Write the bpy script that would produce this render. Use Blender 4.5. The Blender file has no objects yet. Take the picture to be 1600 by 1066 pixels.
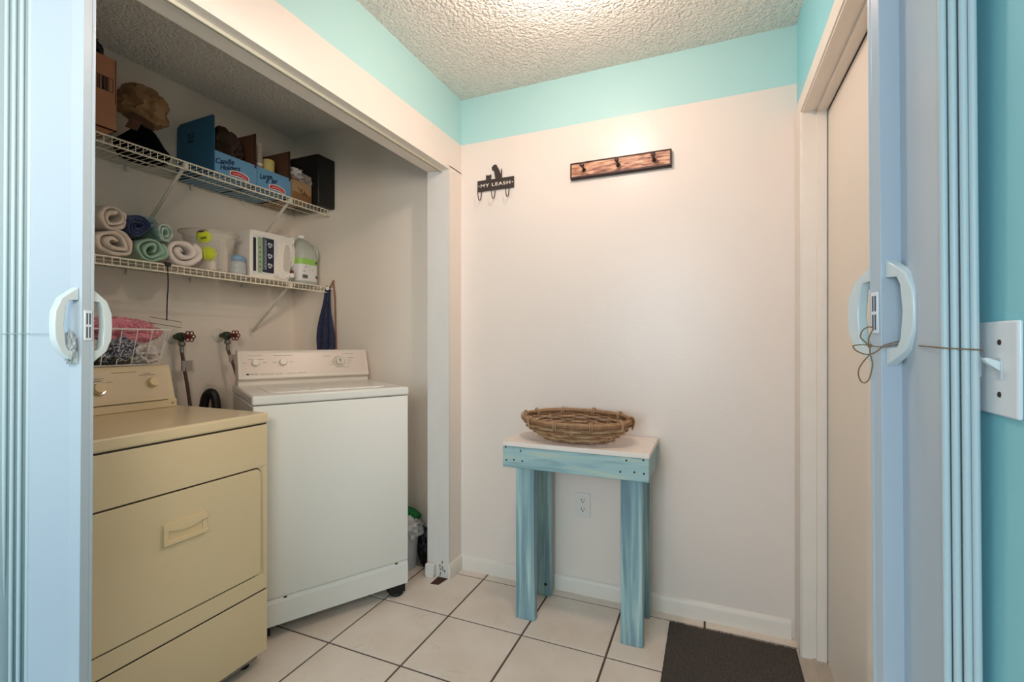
import bpy, bmesh, math, random
from math import sin, cos, pi, radians as R
from mathutils import Vector, Matrix, noise

SC = bpy.context.scene
COL = SC.collection
random.seed(7)

# ------------------------------------------------------------------ camera, world, lights
CAM = Vector((1.207, -2.165, 1.184)); YAW = .4014
cd = bpy.data.cameras.new('camera'); cd.sensor_width = 36; cd.lens = 36 * 737.4 / 1600
cd.clip_start = .02
cam = bpy.data.objects.new('camera', cd); COL.objects.link(cam)
cam.location = CAM; cam.rotation_euler = (pi / 2, 0, YAW)
SC.camera = cam
SC.view_settings.view_transform = 'Standard'; SC.view_settings.look = 'None'
SC.view_settings.gamma = 1; SC.view_settings.use_curve_mapping = False
SC.view_settings.exposure = 0.0

w = bpy.data.worlds.new('daylight'); SC.world = w; w.use_nodes = True
w.node_tree.nodes['Background'].inputs[0].default_value = (.78, .90, 1, 1)
w.node_tree.nodes['Background'].inputs[1].default_value = .8

LAMP = (.76, -.74)
LAMP_STRENGTH = 9
LAMP_WATTS = 14
LAMP_COL = (1, .775, .675, 1)

def area_light(name, loc, target, size, energy, col):
    d = bpy.data.lights.new(name, 'AREA'); d.shape = 'RECTANGLE'; d.size, d.size_y = size
    d.energy = energy; d.color = col
    o = bpy.data.objects.new(name, d); COL.objects.link(o); o.location = loc
    o.rotation_euler = (Vector(target) - Vector(loc)).to_track_quat('-Z', 'Y').to_euler()
    return o
# daylight entering the hall through its glazed end, behind the camera
area_light('hall_daylight', (.60, -4.6, 1.6), (.9, -1.3, 1.2), (1.0, 1.8), 52, (.77, .90, 1))
# added fill near the camera to brighten the closet, no real fixture
hl = area_light('closet_fill', (1.2, -2.75, 1.8), (-1.15, -.5, 1.75), (.6, .5), 5.5, (1, .86, .74)); hl.data.spread = R(75)

# ------------------------------------------------------------------ materials
MATS = {}
def srgb(c):
    return tuple((v / 255 / 12.92 if v / 255 <= .04045 else ((v / 255 + .055) / 1.055) ** 2.4) for v in c) + (1,)
def mat(name, rgb, rough=.5, metal=0, bump=0, bscale=200, bdist=.001, var=0, vscale=6, spec=.5, trans=0, ior=1.45,
        emit=None, coat=0, alpha=1, sheen=0, sss=0, var_rgb=None, stretch=None, detail=3):
    if name in MATS: return MATS[name]
    m = bpy.data.materials.new(name); m.use_nodes = True; nt = m.node_tree; N = nt.nodes; L = nt.links
    b = N['Principled BSDF']; c = srgb(rgb)
    b.inputs['Base Color'].default_value = c; b.inputs['Roughness'].default_value = rough
    b.inputs['Metallic'].default_value = metal; b.inputs['Specular IOR Level'].default_value = spec
    b.inputs['Transmission Weight'].default_value = trans; b.inputs['IOR'].default_value = ior
    b.inputs['Coat Weight'].default_value = coat; b.inputs['Alpha'].default_value = alpha
    b.inputs['Sheen Weight'].default_value = sheen
    if emit: b.inputs['Emission Color'].default_value = emit[0]; b.inputs['Emission Strength'].default_value = emit[1]
    tc = N.new('ShaderNodeTexCoord'); mp = N.new('ShaderNodeMapping'); L.new(tc.outputs['Object'], mp.inputs[0])
    if stretch: mp.inputs['Scale'].default_value = stretch
    n = N.new('ShaderNodeTexNoise'); n.inputs['Scale'].default_value = vscale; n.inputs['Detail'].default_value = detail + 1
    L.new(mp.outputs[0], n.inputs['Vector'])
    r = N.new('ShaderNodeMapRange'); L.new(n.outputs[0], r.inputs[0])
    r.inputs[1].default_value = .3; r.inputs[2].default_value = .7
    mx = N.new('ShaderNodeMix'); mx.data_type = 'RGBA'
    c2 = srgb(var_rgb) if var_rgb else tuple(v * (1 - var) for v in c[:3]) + (1,)
    mx.inputs[6].default_value = c; mx.inputs[7].default_value = c2
    L.new(r.outputs[0], mx.inputs[0]); L.new(mx.outputs[2], b.inputs['Base Color'])
    if bump:
        n2 = N.new('ShaderNodeTexNoise'); n2.inputs['Scale'].default_value = bscale; n2.inputs['Detail'].default_value = detail
        L.new(mp.outputs[0], n2.inputs['Vector'])
        bp = N.new('ShaderNodeBump'); bp.inputs['Strength'].default_value = bump; bp.inputs['Distance'].default_value = bdist
        L.new(n2.outputs[0], bp.inputs['Height']); L.new(bp.outputs[0], b.inputs['Normal'])
    MATS[name] = m; return m

def banded_wall():
    m = mat('cream_and_turquoise_wall_paint', (238, 225, 214), .30, bump=.3, bscale=70, bdist=.0015, var=.02, vscale=3, spec=.5)
    nt = m.node_tree; N = nt.nodes; L = nt.links; b = N['Principled BSDF']
    src = b.inputs['Base Color'].links[0].from_socket
    g = N.new('ShaderNodeNewGeometry'); s = N.new('ShaderNodeSeparateXYZ'); L.new(g.outputs['Position'], s.inputs[0])
    nz = N.new('ShaderNodeTexNoise'); nz.inputs['Scale'].default_value = 5; L.new(g.outputs['Position'], nz.inputs['Vector'])
    ma = N.new('ShaderNodeMath'); ma.operation = 'MULTIPLY_ADD'; L.new(nz.outputs[0], ma.inputs[0]); ma.inputs[1].default_value = .006
    L.new(s.outputs[2], ma.inputs[2])
    gt = N.new('ShaderNodeMath'); gt.operation = 'GREATER_THAN'; gt.inputs[1].default_value = 2.208; L.new(ma.outputs[0], gt.inputs[0])
    mx = N.new('ShaderNodeMix'); mx.data_type = 'RGBA'; L.new(gt.outputs[0], mx.inputs[0])
    L.new(src, mx.inputs[6]); mx.inputs[7].default_value = srgb((182, 222, 220)); L.new(mx.outputs[2], b.inputs['Base Color'])
    return m
M_BAND = banded_wall()
M_TURQ = mat('turquoise_wall_paint', (148, 216, 226), .45, bump=.3, bscale=70, bdist=.0012, var=.02, vscale=3)
M_CREAM = mat('closet_wall_paint', (242, 229, 214), .6, bump=.35, bscale=70, bdist=.0015, var=.03, vscale=3)
M_TRIM = mat('white_trim_paint', (236, 226, 214), .4, bump=.15, bscale=50, bdist=.001, var=.04, vscale=8)
M_JAMB = mat('scuffed_jamb_paint', (226, 220, 212), .45, bump=.3, bscale=30, bdist=.001, var=.05, vscale=20, stretch=(1, 1, .25))
M_DOOR = mat('door_paint', (234, 223, 209), .5, bump=.2, bscale=60, bdist=.001, var=.03, vscale=4)
M_HALL = mat('hall_wall_paint', (190, 205, 208), .6, bump=.2, bscale=70, bdist=.001)
M_GROUT = mat('brown_grout', (112, 92, 78), .9, bump=.5, bscale=300, bdist=.001, var=.35, vscale=14)
M_DARKGAP = mat('dark_gap', (22, 19, 17), .9)
M_ENAMEL = mat('white_enamel', (233, 230, 222), .25, bump=.05, bscale=25, bdist=.001, var=.02, vscale=3, coat=.2)
M_CONSOLE = mat('washer_console_plastic', (229, 219, 206), .32, bump=.03, var=.02)
M_ALMOND = mat('almond_enamel', (228, 206, 166), .22, bump=.05, bscale=25, bdist=.001, var=.03, vscale=3, coat=.2)
M_ALMOND_P = mat('almond_plastic', (230, 206, 162), .35)
M_BLACK = mat('black_rubber', (20, 19, 18), .5)
M_DARK = mat('dark_line', (52, 42, 32), .8)
M_CHROME = mat('chrome', (215, 212, 205), .15, 1)
M_STEEL = mat('worn_steel', (150, 145, 138), .4, .8, bump=.2)
M_WIRE = mat('shelf_wire_vinyl', (240, 230, 208), .35)
M_VINYL = mat('door_vinyl', (188, 201, 212), .3, bump=.06, bscale=8, bdist=.002, var=.02, vscale=3)
M_VINYLF = mat('door_fold_vinyl', (192, 210, 215), .36, bump=.05, bscale=8, bdist=.002)
M_HANDLE = mat('handle_plastic', (214, 226, 228), .18, coat=.4)
M_PLATE = mat('switch_plate_plastic', (232, 236, 240), .25)
M_OUTLET = mat('outlet_plastic', (230, 222, 214), .35)
M_TWINE = mat('jute_twine', (150, 120, 84), .9, bump=.6, bscale=700, bdist=.0008, var=.4, vscale=300)
M_GLASS = mat('clear_glass', (240, 242, 240), .06, trans=1, ior=1.35)
M_CLEARP = mat('clear_plastic', (236, 232, 224), .22, trans=.86, ior=1.2, alpha=.6)

def tile_mat():
    m = mat('cream_marbled_tile', (238, 224, 211), .3, bump=.15, bscale=10, bdist=.001, var_rgb=(226, 209, 193), vscale=5, spec=.45)
    nt = m.node_tree; N = nt.nodes; L = nt.links; b = N['Principled BSDF']
    src = b.inputs['Base Color'].links[0].from_socket
    g = N.new('ShaderNodeNewGeometry'); n = N.new('ShaderNodeTexNoise'); n.inputs['Scale'].default_value = 5; n.inputs['Detail'].default_value = 8
    n.inputs['Distortion'].default_value = 1.6; L.new(g.outputs['Position'], n.inputs['Vector'])
    s = N.new('ShaderNodeMath'); s.operation = 'SUBTRACT'; L.new(n.outputs[0], s.inputs[0]); s.inputs[1].default_value = .5
    a = N.new('ShaderNodeMath'); a.operation = 'ABSOLUTE'; L.new(s.outputs[0], a.inputs[0])
    r = N.new('ShaderNodeMapRange'); L.new(a.outputs[0], r.inputs[0]); r.inputs[1].default_value = 0; r.inputs[2].default_value = .012
    r.inputs[3].default_value = .3; r.inputs[4].default_value = 0
    n2 = N.new('ShaderNodeTexNoise'); n2.inputs['Scale'].default_value = 9; L.new(g.outputs['Position'], n2.inputs['Vector'])
    r2 = N.new('ShaderNodeMapRange'); L.new(n2.outputs[0], r2.inputs[0]); r2.inputs[1].default_value = .5; r2.inputs[2].default_value = .62
    mu = N.new('ShaderNodeMath'); mu.operation = 'MULTIPLY'; L.new(r.outputs[0], mu.inputs[0]); L.new(r2.outputs[0], mu.inputs[1])
    mx = N.new('ShaderNodeMix'); mx.data_type = 'RGBA'; L.new(mu.outputs[0], mx.inputs[0]); L.new(src, mx.inputs[6])
    mx.inputs[7].default_value = srgb((178, 156, 138)); L.new(mx.outputs[2], b.inputs['Base Color'])
    return m
M_TILE = tile_mat()

def popcorn():
    m = bpy.data.materials.new('popcorn_ceiling'); m.use_nodes = True; nt = m.node_tree; N = nt.nodes; L = nt.links
    b = N['Principled BSDF']; b.inputs['Base Color'].default_value = srgb((246, 240, 230)); b.inputs['Roughness'].default_value = .9
    g = N.new('ShaderNodeNewGeometry')
    v = N.new('ShaderNodeTexVoronoi'); v.inputs['Scale'].default_value = 75; v.feature = 'SMOOTH_F1'; v.inputs['Smoothness'].default_value = .6
    n = N.new('ShaderNodeTexNoise'); n.inputs['Scale'].default_value = 120; n.inputs['Detail'].default_value = 3
    nd = N.new('ShaderNodeTexNoise'); nd.inputs['Scale'].default_value = 40
    for t in (n, nd): L.new(g.outputs['Position'], t.inputs['Vector'])
    ad = N.new('ShaderNodeVectorMath'); ad.operation = 'MULTIPLY_ADD'; L.new(nd.outputs['Color'], ad.inputs[0])
    ad.inputs[1].default_value = (.02, .02, .02); L.new(g.outputs['Position'], ad.inputs[2]); L.new(ad.outputs[0], v.inputs['Vector'])
    s = N.new('ShaderNodeMath'); s.operation = 'SUBTRACT'; L.new(n.outputs[0], s.inputs[0]); L.new(v.outputs['Distance'], s.inputs[1])
    bp = N.new('ShaderNodeBump'); bp.inputs['Strength'].default_value = .9; bp.inputs['Distance'].default_value = .011
    L.new(s.outputs[0], bp.inputs['Height']); L.new(bp.outputs[0], b.inputs['Normal'])
    return m
M_POP = popcorn()

def streaky(name, c1, c2, c3, scale=(1, 1, 1), thr=.5, rough=.5):
    m = bpy.data.materials.new(name); m.use_nodes = True; nt = m.node_tree; N = nt.nodes; L = nt.links
    b = N['Principled BSDF']; b.inputs['Roughness'].default_value = rough
    tc = N.new('ShaderNodeTexCoord'); mp = N.new('ShaderNodeMapping'); L.new(tc.outputs['Object'], mp.inputs[0]); mp.inputs['Scale'].default_value = scale
    n = N.new('ShaderNodeTexNoise'); n.inputs['Scale'].default_value = 5; n.inputs['Detail'].default_value = 4; n.inputs['Distortion'].default_value = .6
    L.new(mp.outputs[0], n.inputs['Vector'])
    r = N.new('ShaderNodeValToRGB'); L.new(n.outputs[0], r.inputs[0])
    e = r.color_ramp.elements; e[0].position = thr - .14; e[0].color = srgb(c1); e[1].position = thr + .16; e[1].color = srgb(c3)
    k = e.new(thr); k.color = srgb(c2)
    L.new(r.outputs[0], b.inputs['Base Color'])
    bp = N.new('ShaderNodeBump'); bp.inputs['Strength'].default_value = .3; bp.inputs['Distance'].default_value = .001
    L.new(n.outputs[0], bp.inputs['Height']); L.new(bp.outputs[0], b.inputs['Normal'])
    return m
M_TEAL_H = streaky('brushed_teal_wash_horizontal', (134, 166, 172), (162, 192, 194), (184, 200, 184), (.7, 3, 6), .5)
M_TEAL_V = streaky('brushed_teal_wash_vertical', (112, 140, 152), (140, 174, 180), (186, 212, 208), (6, 6, .3), .5)
M_TOP = mat('white_table_top_paint', (240, 228, 218), .45, bump=.2, bscale=20, var=.03, vscale=8)
M_RACKWOOD = streaky('torched_pine', (92, 52, 44), (176, 116, 88), (224, 176, 140), (3.2, 2, 22), .46)
M_RACKFRAME = mat('dark_stain', (74, 52, 46), .5)
M_WICK = [mat('wicker_a', (176, 134, 96), .6, var=.35, vscale=50, bump=.4, bscale=150), mat('wicker_b', (152, 108, 74), .6, var=.35, vscale=50, bump=.4, bscale=150),
          mat('wicker_c', (198, 162, 124), .6, var=.3, vscale=50, bump=.4, bscale=150)]
M_KRAFT = mat('kraft_cardboard', (182, 126, 92), .8, var=.06, vscale=5)
M_KRAFT_D = mat('dark_cardboard', (96, 62, 42), .85, var=.1)
M_KRAFT_L = mat('pale_cardboard', (176, 142, 104), .8, var=.08)
M_BLUEBOX = mat('light_blue_card', (108, 158, 196), .6, var=.04)
M_BLUEDARK = mat('deep_blue_card', (40, 96, 128), .6, var=.06)

# ------------------------------------------------------------------ geometry helpers
def bm_new(): return bmesh.new()
def box(bm, lo, hi, M=None):
    x0, y0, z0 = lo; x1, y1, z1 = hi
    vs = [bm.verts.new(Vector(p) if M is None else M @ Vector(p)) for p in
          ((x0, y0, z0), (x1, y0, z0), (x1, y1, z0), (x0, y1, z0), (x0, y0, z1), (x1, y0, z1), (x1, y1, z1), (x0, y1, z1))]
    for f in ((0, 3, 2, 1), (4, 5, 6, 7), (0, 1, 5, 4), (1, 2, 6, 5), (2, 3, 7, 6), (3, 0, 4, 7)):
        bm.faces.new([vs[i] for i in f])
    return vs
def prism(bm, pts, axis, a, b):
    """polygon pts (2D) extruded along axis from a to b; the 2D axes are the other two in xyz order"""
    def mk(p, t):
        if axis == 'x': return (t, p[0], p[1])
        if axis == 'y': return (p[0], t, p[1])
        return (p[0], p[1], t)
    A = [bm.verts.new(mk(p, a)) for p in pts]; B = [bm.verts.new(mk(p, b)) for p in pts]
    n = len(pts); bm.faces.new(A); bm.faces.new(B[::-1])
    for i in range(n): bm.faces.new((A[i], B[i], B[(i + 1) % n], A[(i + 1) % n]))
def frame_of(d):
    d = d.normalized(); a = Vector((0, 0, 1)) if abs(d.z) < .9 else Vector((1, 0, 0))
    u = d.cross(a).normalized(); return u, d.cross(u).normalized()
def tube(bm, pts, r, seg=8, closed=False, cap=True, rad=None):
    pts = [Vector(p) for p in pts]; n = len(pts); rings = []
    u = v = None
    for i, p in enumerate(pts):
        if closed: d = pts[(i + 1) % n] - pts[i - 1]
        else: d = pts[min(i + 1, n - 1)] - pts[max(i - 1, 0)]
        if d.length < 1e-9: d = Vector((0, 0, 1))
        d.normalize()
        if u is None: u, v = frame_of(d)
        else:
            u = (u - d * u.dot(d))
            if u.length < 1e-6: u, v = frame_of(d)
            u.normalize(); v = d.cross(u)
        rr = rad[i] if rad else r
        rings.append([bm.verts.new(p + (u * cos(2 * pi * k / seg) + v * sin(2 * pi * k / seg)) * rr) for k in range(seg)])
    m = n if closed else n - 1
    for i in range(m):
        a, b = rings[i], rings[(i + 1) % n]
        if closed and i == n - 1:
            off = min(range(seg), key=lambda o: (a[0].co - b[o].co).length); b = b[off:] + b[:off]
        for k in range(seg): bm.faces.new((a[k], a[(k + 1) % seg], b[(k + 1) % seg], b[k]))
    if cap and not closed:
        bm.faces.new(rings[0][::-1]); bm.faces.new(rings[-1])
def cyl(bm, p, q, r, seg=16, r2=None):
    tube(bm, [p, q], r, seg, rad=[r, r if r2 is None else r2])
def lathe(bm, prof, c=(0, 0, 0), seg=24, axis='z', sx=1, sy=1):
    rings = []
    for r, t in prof:
        ring = []
        for k in range(seg):
            a = 2 * pi * k / seg; x, y = r * cos(a) * sx, r * sin(a) * sy
            p = {'z': (x, y, t), 'x': (t, x, y), 'y': (x, t, y)}[axis]
            ring.append(bm.verts.new(Vector(p) + Vector(c)))
        rings.append(ring)
    for a, b in zip(rings, rings[1:]):
        for k in range(seg): bm.faces.new((a[k], a[(k + 1) % seg], b[(k + 1) % seg], b[k]))
    if prof[0][0] > 1e-6: bm.faces.new(rings[0][::-1])
    if prof[-1][0] > 1e-6: bm.faces.new(rings[-1])
def smoothcurve(pts, k=6, closed=False):
    pts = [Vector(p) for p in pts]; n = len(pts); out = []
    for i in range(n if closed else n - 1):
        p0 = pts[(i - 1) % n] if closed or i > 0 else pts[0]; p1 = pts[i]; p2 = pts[(i + 1) % n]
        p3 = pts[(i + 2) % n] if closed or i + 2 < n else pts[-1]
        for j in range(k):
            t = j / k
            out.append(.5 * ((2 * p1) + (p2 - p0) * t + (2 * p0 - 5 * p1 + 4 * p2 - p3) * t * t + (3 * p1 - p0 - 3 * p2 + p3) * t ** 3))
    if not closed: out.append(pts[-1])
    return out
def round_rect(w, h, r, k=5):
    P = []
    for cx, cy, a0 in ((w - r, h - r, 0), (r, h - r, pi / 2), (r, r, pi), (w - r, r, 3 * pi / 2)):
        for i in range(k + 1):
            a = a0 + pi / 2 * i / k; P.append((cx + r * cos(a), cy + r * sin(a)))
    return P
def blob(bm, c, rad, amp=.2, freq=3, seed=0, sub=4, ridged=False, flat=None, rot=0, octv=2.2):
    tmp = bmesh.new(); bmesh.ops.create_icosphere(tmp, subdivisions=sub, radius=1)
    mp = {}
    Rm = Matrix.Rotation(rot, 3, 'Z')
    for v in tmp.verts:
        d = v.co.normalized()
        n = noise.fractal(d * freq + Vector((seed * 7.3, seed, 0)), 1.0, 2.2, octv)
        if ridged: n = 1 - 2 * abs(n) * 1.6
        s = 1 + amp * n
        p = Rm @ Vector((d.x * rad[0] * s, d.y * rad[1] * s, d.z * rad[2] * s)) + Vector(c)
        if flat is not None and p.z < flat: p.z = flat
        mp[v] = bm.verts.new(p)
    for f in tmp.faces: bm.faces.new([mp[v] for v in f.verts])
    tmp.free()

def finish(name, bm, m, parent=None, smooth=False, bevel=0, seg=2, label=None, kind=None, angle=40):
    bmesh.ops.recalc_face_normals(bm, faces=bm.faces)
    me = bpy.data.meshes.new(name); bm.to_mesh(me); bm.free()
    o = bpy.data.objects.new(name, me); COL.objects.link(o)
    if isinstance(m, (list, tuple)):
        for k in m: me.materials.append(k)
    else: me.materials.append(m)
    if parent: o.parent = parent
    if bevel:
        b = o.modifiers.new('bevel', 'BEVEL'); b.width = bevel; b.segments = seg; b.limit_method = 'ANGLE'; b.angle_limit = R(35)
    if smooth or bevel:
        me.polygons.foreach_set('use_smooth', [True] * len(me.polygons))
        if smooth != 'all':
            me.set_sharp_from_angle(angle=R(angle))
    if label: o['label'] = label
    if kind: o['kind'] = kind
    return o
def thing(name, label, cat, loc=(0, 0, 0), rz=0, group=None, rot=None):
    o = bpy.data.objects.new(name, None); COL.objects.link(o); o.empty_display_size = .05
    o.location = loc; o.rotation_euler = rot if rot else (0, 0, rz)
    o['label'] = label; o['category'] = cat
    if group: o['group'] = group
    return o
def tag(o, label, cat, group=None):
    o['label'] = label; o['category'] = cat
    if group: o['group'] = group
    return o
def structure(o, label=None):
    o['kind'] = 'structure'
    if label: o['label'] = label
    return o
def struct_box(name, boxes, m, label=None, parent=None, bevel=0):
    bm = bm_new()
    for lo, hi in boxes: box(bm, lo, hi)
    o = finish(name, bm, m, parent, bevel=bevel)
    return structure(o, label) if parent is None else o
def text(name, s, size, m, parent, loc, rot, extrude=.0006, shear=0, align='CENTER', space=1, sx=1, offset=0):
    cu = bpy.data.curves.new(name, 'FONT'); cu.body = s; cu.size = size; cu.extrude = extrude; cu.shear = shear
    cu.align_x = align; cu.align_y = 'CENTER'; cu.space_character = space; cu.offset = offset
    tmp = bpy.data.objects.new('tmp', cu); COL.objects.link(tmp); bpy.context.view_layer.update()
    me = bpy.data.meshes.new_from_object(tmp.evaluated_get(bpy.context.evaluated_depsgraph_get())); me.name = name
    bpy.data.objects.remove(tmp); me.materials.clear(); me.materials.append(m)
    o = bpy.data.objects.new(name, me); COL.objects.link(o)
    o.parent = parent; o.location = loc; o.rotation_euler = rot; o.scale = (sx, 1, 1)
    return o
FACE_X = (pi / 2, 0, pi / 2)      # text lying on a +x facing surface, read from +x
FACE_MY = (pi / 2, 0, 0)          # text on a -y facing surface

H = 2.44; W = 1.516; XB = -1.19; YF = -1.63

# ------------------------------------------------------------------ room shell
bm = bm_new(); box(bm, (XB - .1, -4.7, -.1), (W + .4, .1, -.0035))
floor = structure(finish('floor', bm, M_GROUT), 'cream tile floor with brown grout lines')
S = .3392; OX = .1602; OY = -.0612; G = .0042
tile_meshes = {}
for i in range(-5, 5):
    x0, x1 = OX + (i - 1) * S, OX + i * S
    for j in range(-1, 7):
        y1, y0 = OY - j * S, OY - (j + 1) * S
        a, b, c, d = max(x0 + G, XB), min(x1 - G, W + .02), y0 + G, min(y1 - G, -.001)
        if b - a < .02 or d - c < .02: continue
        key = (round(b - a, 3), round(d - c, 3))
        if key not in tile_meshes:
            bm = bm_new(); w2, h2 = (b - a) / 2, (d - c) / 2
            lo = [bm.verts.new((sx * w2, sy * h2, -.0065)) for sx, sy in ((-1, -1), (1, -1), (1, 1), (-1, 1))]
            mi = [bm.verts.new((sx * w2, sy * h2, -.0012)) for sx, sy in ((-1, -1), (1, -1), (1, 1), (-1, 1))]
            to = [bm.verts.new((sx * (w2 - .0015), sy * (h2 - .0015), 0)) for sx, sy in ((-1, -1), (1, -1), (1, 1), (-1, 1))]
            for k in range(4):
                q = (k + 1) % 4
                bm.faces.new((lo[k], lo[q], mi[q], mi[k])); bm.faces.new((mi[k], mi[q], to[q], to[k]))
            bm.faces.new(to); bm.faces.new(lo[::-1])
            o = finish('tile', bm, M_TILE, floor); tile_meshes[key] = o.data
        else:
            o = bpy.data.objects.new('tile', tile_meshes[key]); COL.objects.link(o); o.parent = floor
        o.location = ((a + b) / 2, (c + d) / 2, 0)
        
struct_box('ceiling', [((XB - .1, -4.7, H), (W + .4, .1, H + .08))], M_POP, 'white popcorn textured ceiling')
struct_box('wall_back', [((-.02, 0, -.01), (W + .4, .1, H))], M_BAND, 'cream wall with turquoise band at the top')
# wall between nook and laundry closet: header over the opening and the short return beside it
struct_box('wall_left', [((-.105, -1.75, 2.055), (0, 0, H)), ((-.105, -.118, -.01), (0, .0, 2.06))], M_BAND, 'cream wall around closet opening')
struct_box('wall_closet_back', [((XB - .08, -1.75, -.01), (XB, .1, H))], M_CREAM, 'closet rear wall')
struct_box('wall_closet_end', [((XB - .08, 0, -.01), (-.02, .08, H))], M_CREAM, 'closet end wall')
struct_box('wall_closet_side', [((XB - .08, YF - .12, -.01), (-.236, YF, H))], M_HALL, 'wall beside the left folding door')
# right wall with door opening y -.94..-.136, height 2.03
YD0, YD1, ZD = -.136, -.948, 2.03
struct_box('wall_right', [((W, YD0 + .012, -.01), (W + .13, .1, H)), ((W, YD1 - .012, ZD + .012), (W + .13, YD0 + .012, H)), ((W, -4.7, -.01), (W + .13, YD1 - .012, H))],
           M_TURQ, 'turquoise painted right wall')
struct_box('wall_front', [((-.236, -1.75, 2.06), (W, YF, H))], M_HALL, 'header above the folding doors')
struct_box('wall_hall', [((XB - .2, -4.7, -.01), (XB - .1, -1.7, H)), ((XB - .1, -4.78, -.01), (-.9, -4.7, H)), ((1.3, -4.78, -.01), (W + .1, -4.7, H)),
                         ((-.9, -4.78, 2.1), (1.3, -4.7, H))], M_HALL, 'hall walls behind the viewer')
# baseboards
def baseboard(name, prof_axis, a, b, at, sgn, label):
    pr = [(0, 0), (.013, 0), (.013, .055), (.009, .066), (.004, .072), (0, .074)]
    bm = bm_new()
    if prof_axis == 'x': prism(bm, [(at + sgn * p, z) for p, z in pr], 'x', a, b)     # runs along x, profile in y,z
    else: prism(bm, [(at + sgn * p, z) for p, z in pr], 'y', a, b)
    return structure(finish(name, bm, M_TRIM, smooth=True, angle=30), label)
baseboard('baseboard_back', 'x', .0, W - .02, 0, -1, 'white baseboard under the cream wall')
baseboard('baseboard_left', 'y', -.135, .0, 0, 1, 'short white baseboard on the closet return')
baseboard('baseboard_closet', 'x', XB, -.1, 0, -1, 'closet end baseboard')
baseboard('baseboard_right', 'y', -4.6, -1.02, W, -1, 'white baseboard of right wall')
# closet opening lining
bm = bm_new()
box(bm, (-.036, -1.74, 2.040), (.001, -.122, 2.0549)); box(bm, (-.124, -1.74, 2.040), (-.056, -.122, 2.0549))
structure(finish('trim_1', bm, M_TRIM, bevel=.001), 'white boards lining the closet header')
bm = bm_new()   # U-shaped door track
box(bm, (-.0395, -1.74, 2.030), (-.036, -.128, 2.054)); box(bm, (-.056, -1.74, 2.034), (-.0535, -.128, 2.054)); 
tr_ = tag(finish('door_track', bm, M_WIRE), 'thin white metal sliding door track under the closet header', 'track')
bm = bm_new(); box(bm, (-.0535, -1.74, 2.050), (-.0395, -.128, 2.054)); finish('slot', bm, M_DARK, tr_)  # dark strip paints in the shade inside the track channel
struct_box('trim_2', [((-.124, -.128, 0), (.001, -.118, 2.04))], M_JAMB, 'scuffed white closet jamb')
# right door
bm = bm_new()
XC = W - .008
for lo, hi in (((XC, YD0 + .006, 0), (W + .01, -.002, ZD + .066)), ((XC, YD1 - .08, 0), (W + .01, YD1 - .006, ZD + .066)), ((XC, YD1 - .006, ZD + .006), (W + .01, YD0 + .006, ZD + .066))):
    box(bm, lo, hi)
structure(finish('trim_3', bm, M_TRIM, bevel=.002), 'white casing around the right door')
bm = bm_new()
box(bm, (W - .003, YD0, 0), (W + .13, YD0 + .012, ZD + .012)); box(bm, (W - .003, YD1 - .012, 0), (W + .13, YD1, ZD + .012)); box(bm, (W - .003, YD1, ZD), (W + .13, YD0, ZD + .012))
box(bm, (W + .042, YD0 - .011, 0), (W + .074, YD0, ZD)); box(bm, (W + .042, YD1, 0), (W + .074, YD1 + .011, ZD)); box(bm, (W + .042, YD1, ZD - .011), (W + .074, YD0, ZD))
structure(finish('trim_4', bm, M_TRIM, bevel=.0015), 'white door jamb with stop')
XDR = W + .0765
struct_box('trim_5', [((XDR + .004, YD1 + .001, 0), (XDR + .01, YD0 - .001, ZD - .001))], M_DARKGAP, 'dark weatherstrip gap')  # near-black sheet that darkens the gap beside the door slab
bm = bm_new(); box(bm, (XDR, YD1 + .014, .014), (XDR + .038, YD0 - .0145, ZD - .014))
d1 = structure(finish('door_1', bm, M_DOOR, bevel=.0015), 'plain cream flush door')
bm = bm_new(); lathe(bm, [(.0, -.062), (.02, -.06), (.027, -.045), (.024, -.03), (.011, -.024), (.011, -.006), (.03, -.004), (.03, 0)], (XDR, YD1 + .07, .95), 20, 'x')
finish('door_knob', bm, M_STEEL, d1, smooth=True)
bm = bm_new()
prism(bm, [(XC - .012, 0), (XC - .002, .011), (W + .03, .013), (W + .034, .018), (W + .085, .018), (W + .09, 0)], 'y', YD1, YD0)
th = structure(finish('trim_6', bm, mat('worn_threshold', (190, 176, 158), .45, bump=.3, var=.12, vscale=20, stretch=(4, 1, 1))), 'worn door threshold')
bm = bm_new(); lathe(bm, [(.0045, 0), (.004, .002), (0, .0025)], (W + .055, YD0 - .03, .018), 10)
finish('screw', bm, M_CHROME, th)
# plastic catch and floor strip at the closet jamb
bm = bm_new(); prism(bm, [(x - .121, z) for x, z in round_rect(.05, .07, .012)], 'y', -.156, -.1281)
tag(finish('jamb_bracket', bm, M_OUTLET, bevel=.003), 'small rounded white block fixed at the foot of closet jamb', 'bracket')
bm = bm_new(); prism(bm, [(-.06, -.129), (-.004, -.129), (-.016, -.196), (-.058, -.204)], 'z', .0002, .0016)
tag(finish('floor_plate', bm, mat('rusty_strip', (88, 54, 40), .7, .3, var=.5, vscale=60)), 'small rusty brown strip on tile in front of jamb', 'strip')
# chipped paint on the jamb foot
bm = bm_new()
for k in range(9):
    cx, cz = random.uniform(-.06, -.018), random.uniform(.012, .085); r = random.uniform(.003, .008)
    pts = [(cx + r * random.uniform(.5, 1) * cos(a * pi / 3), cz + 1.6 * r * random.uniform(.5, 1) * sin(a * pi / 3)) for a in range(6)]
    prism(bm, pts, 'y', -.1286, -.1279)
structure(finish('trim_7', bm, mat('chipped_paint', (160, 150, 140), .9, var=.4, vscale=90)), 'chipped paint at jamb foot')

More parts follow.
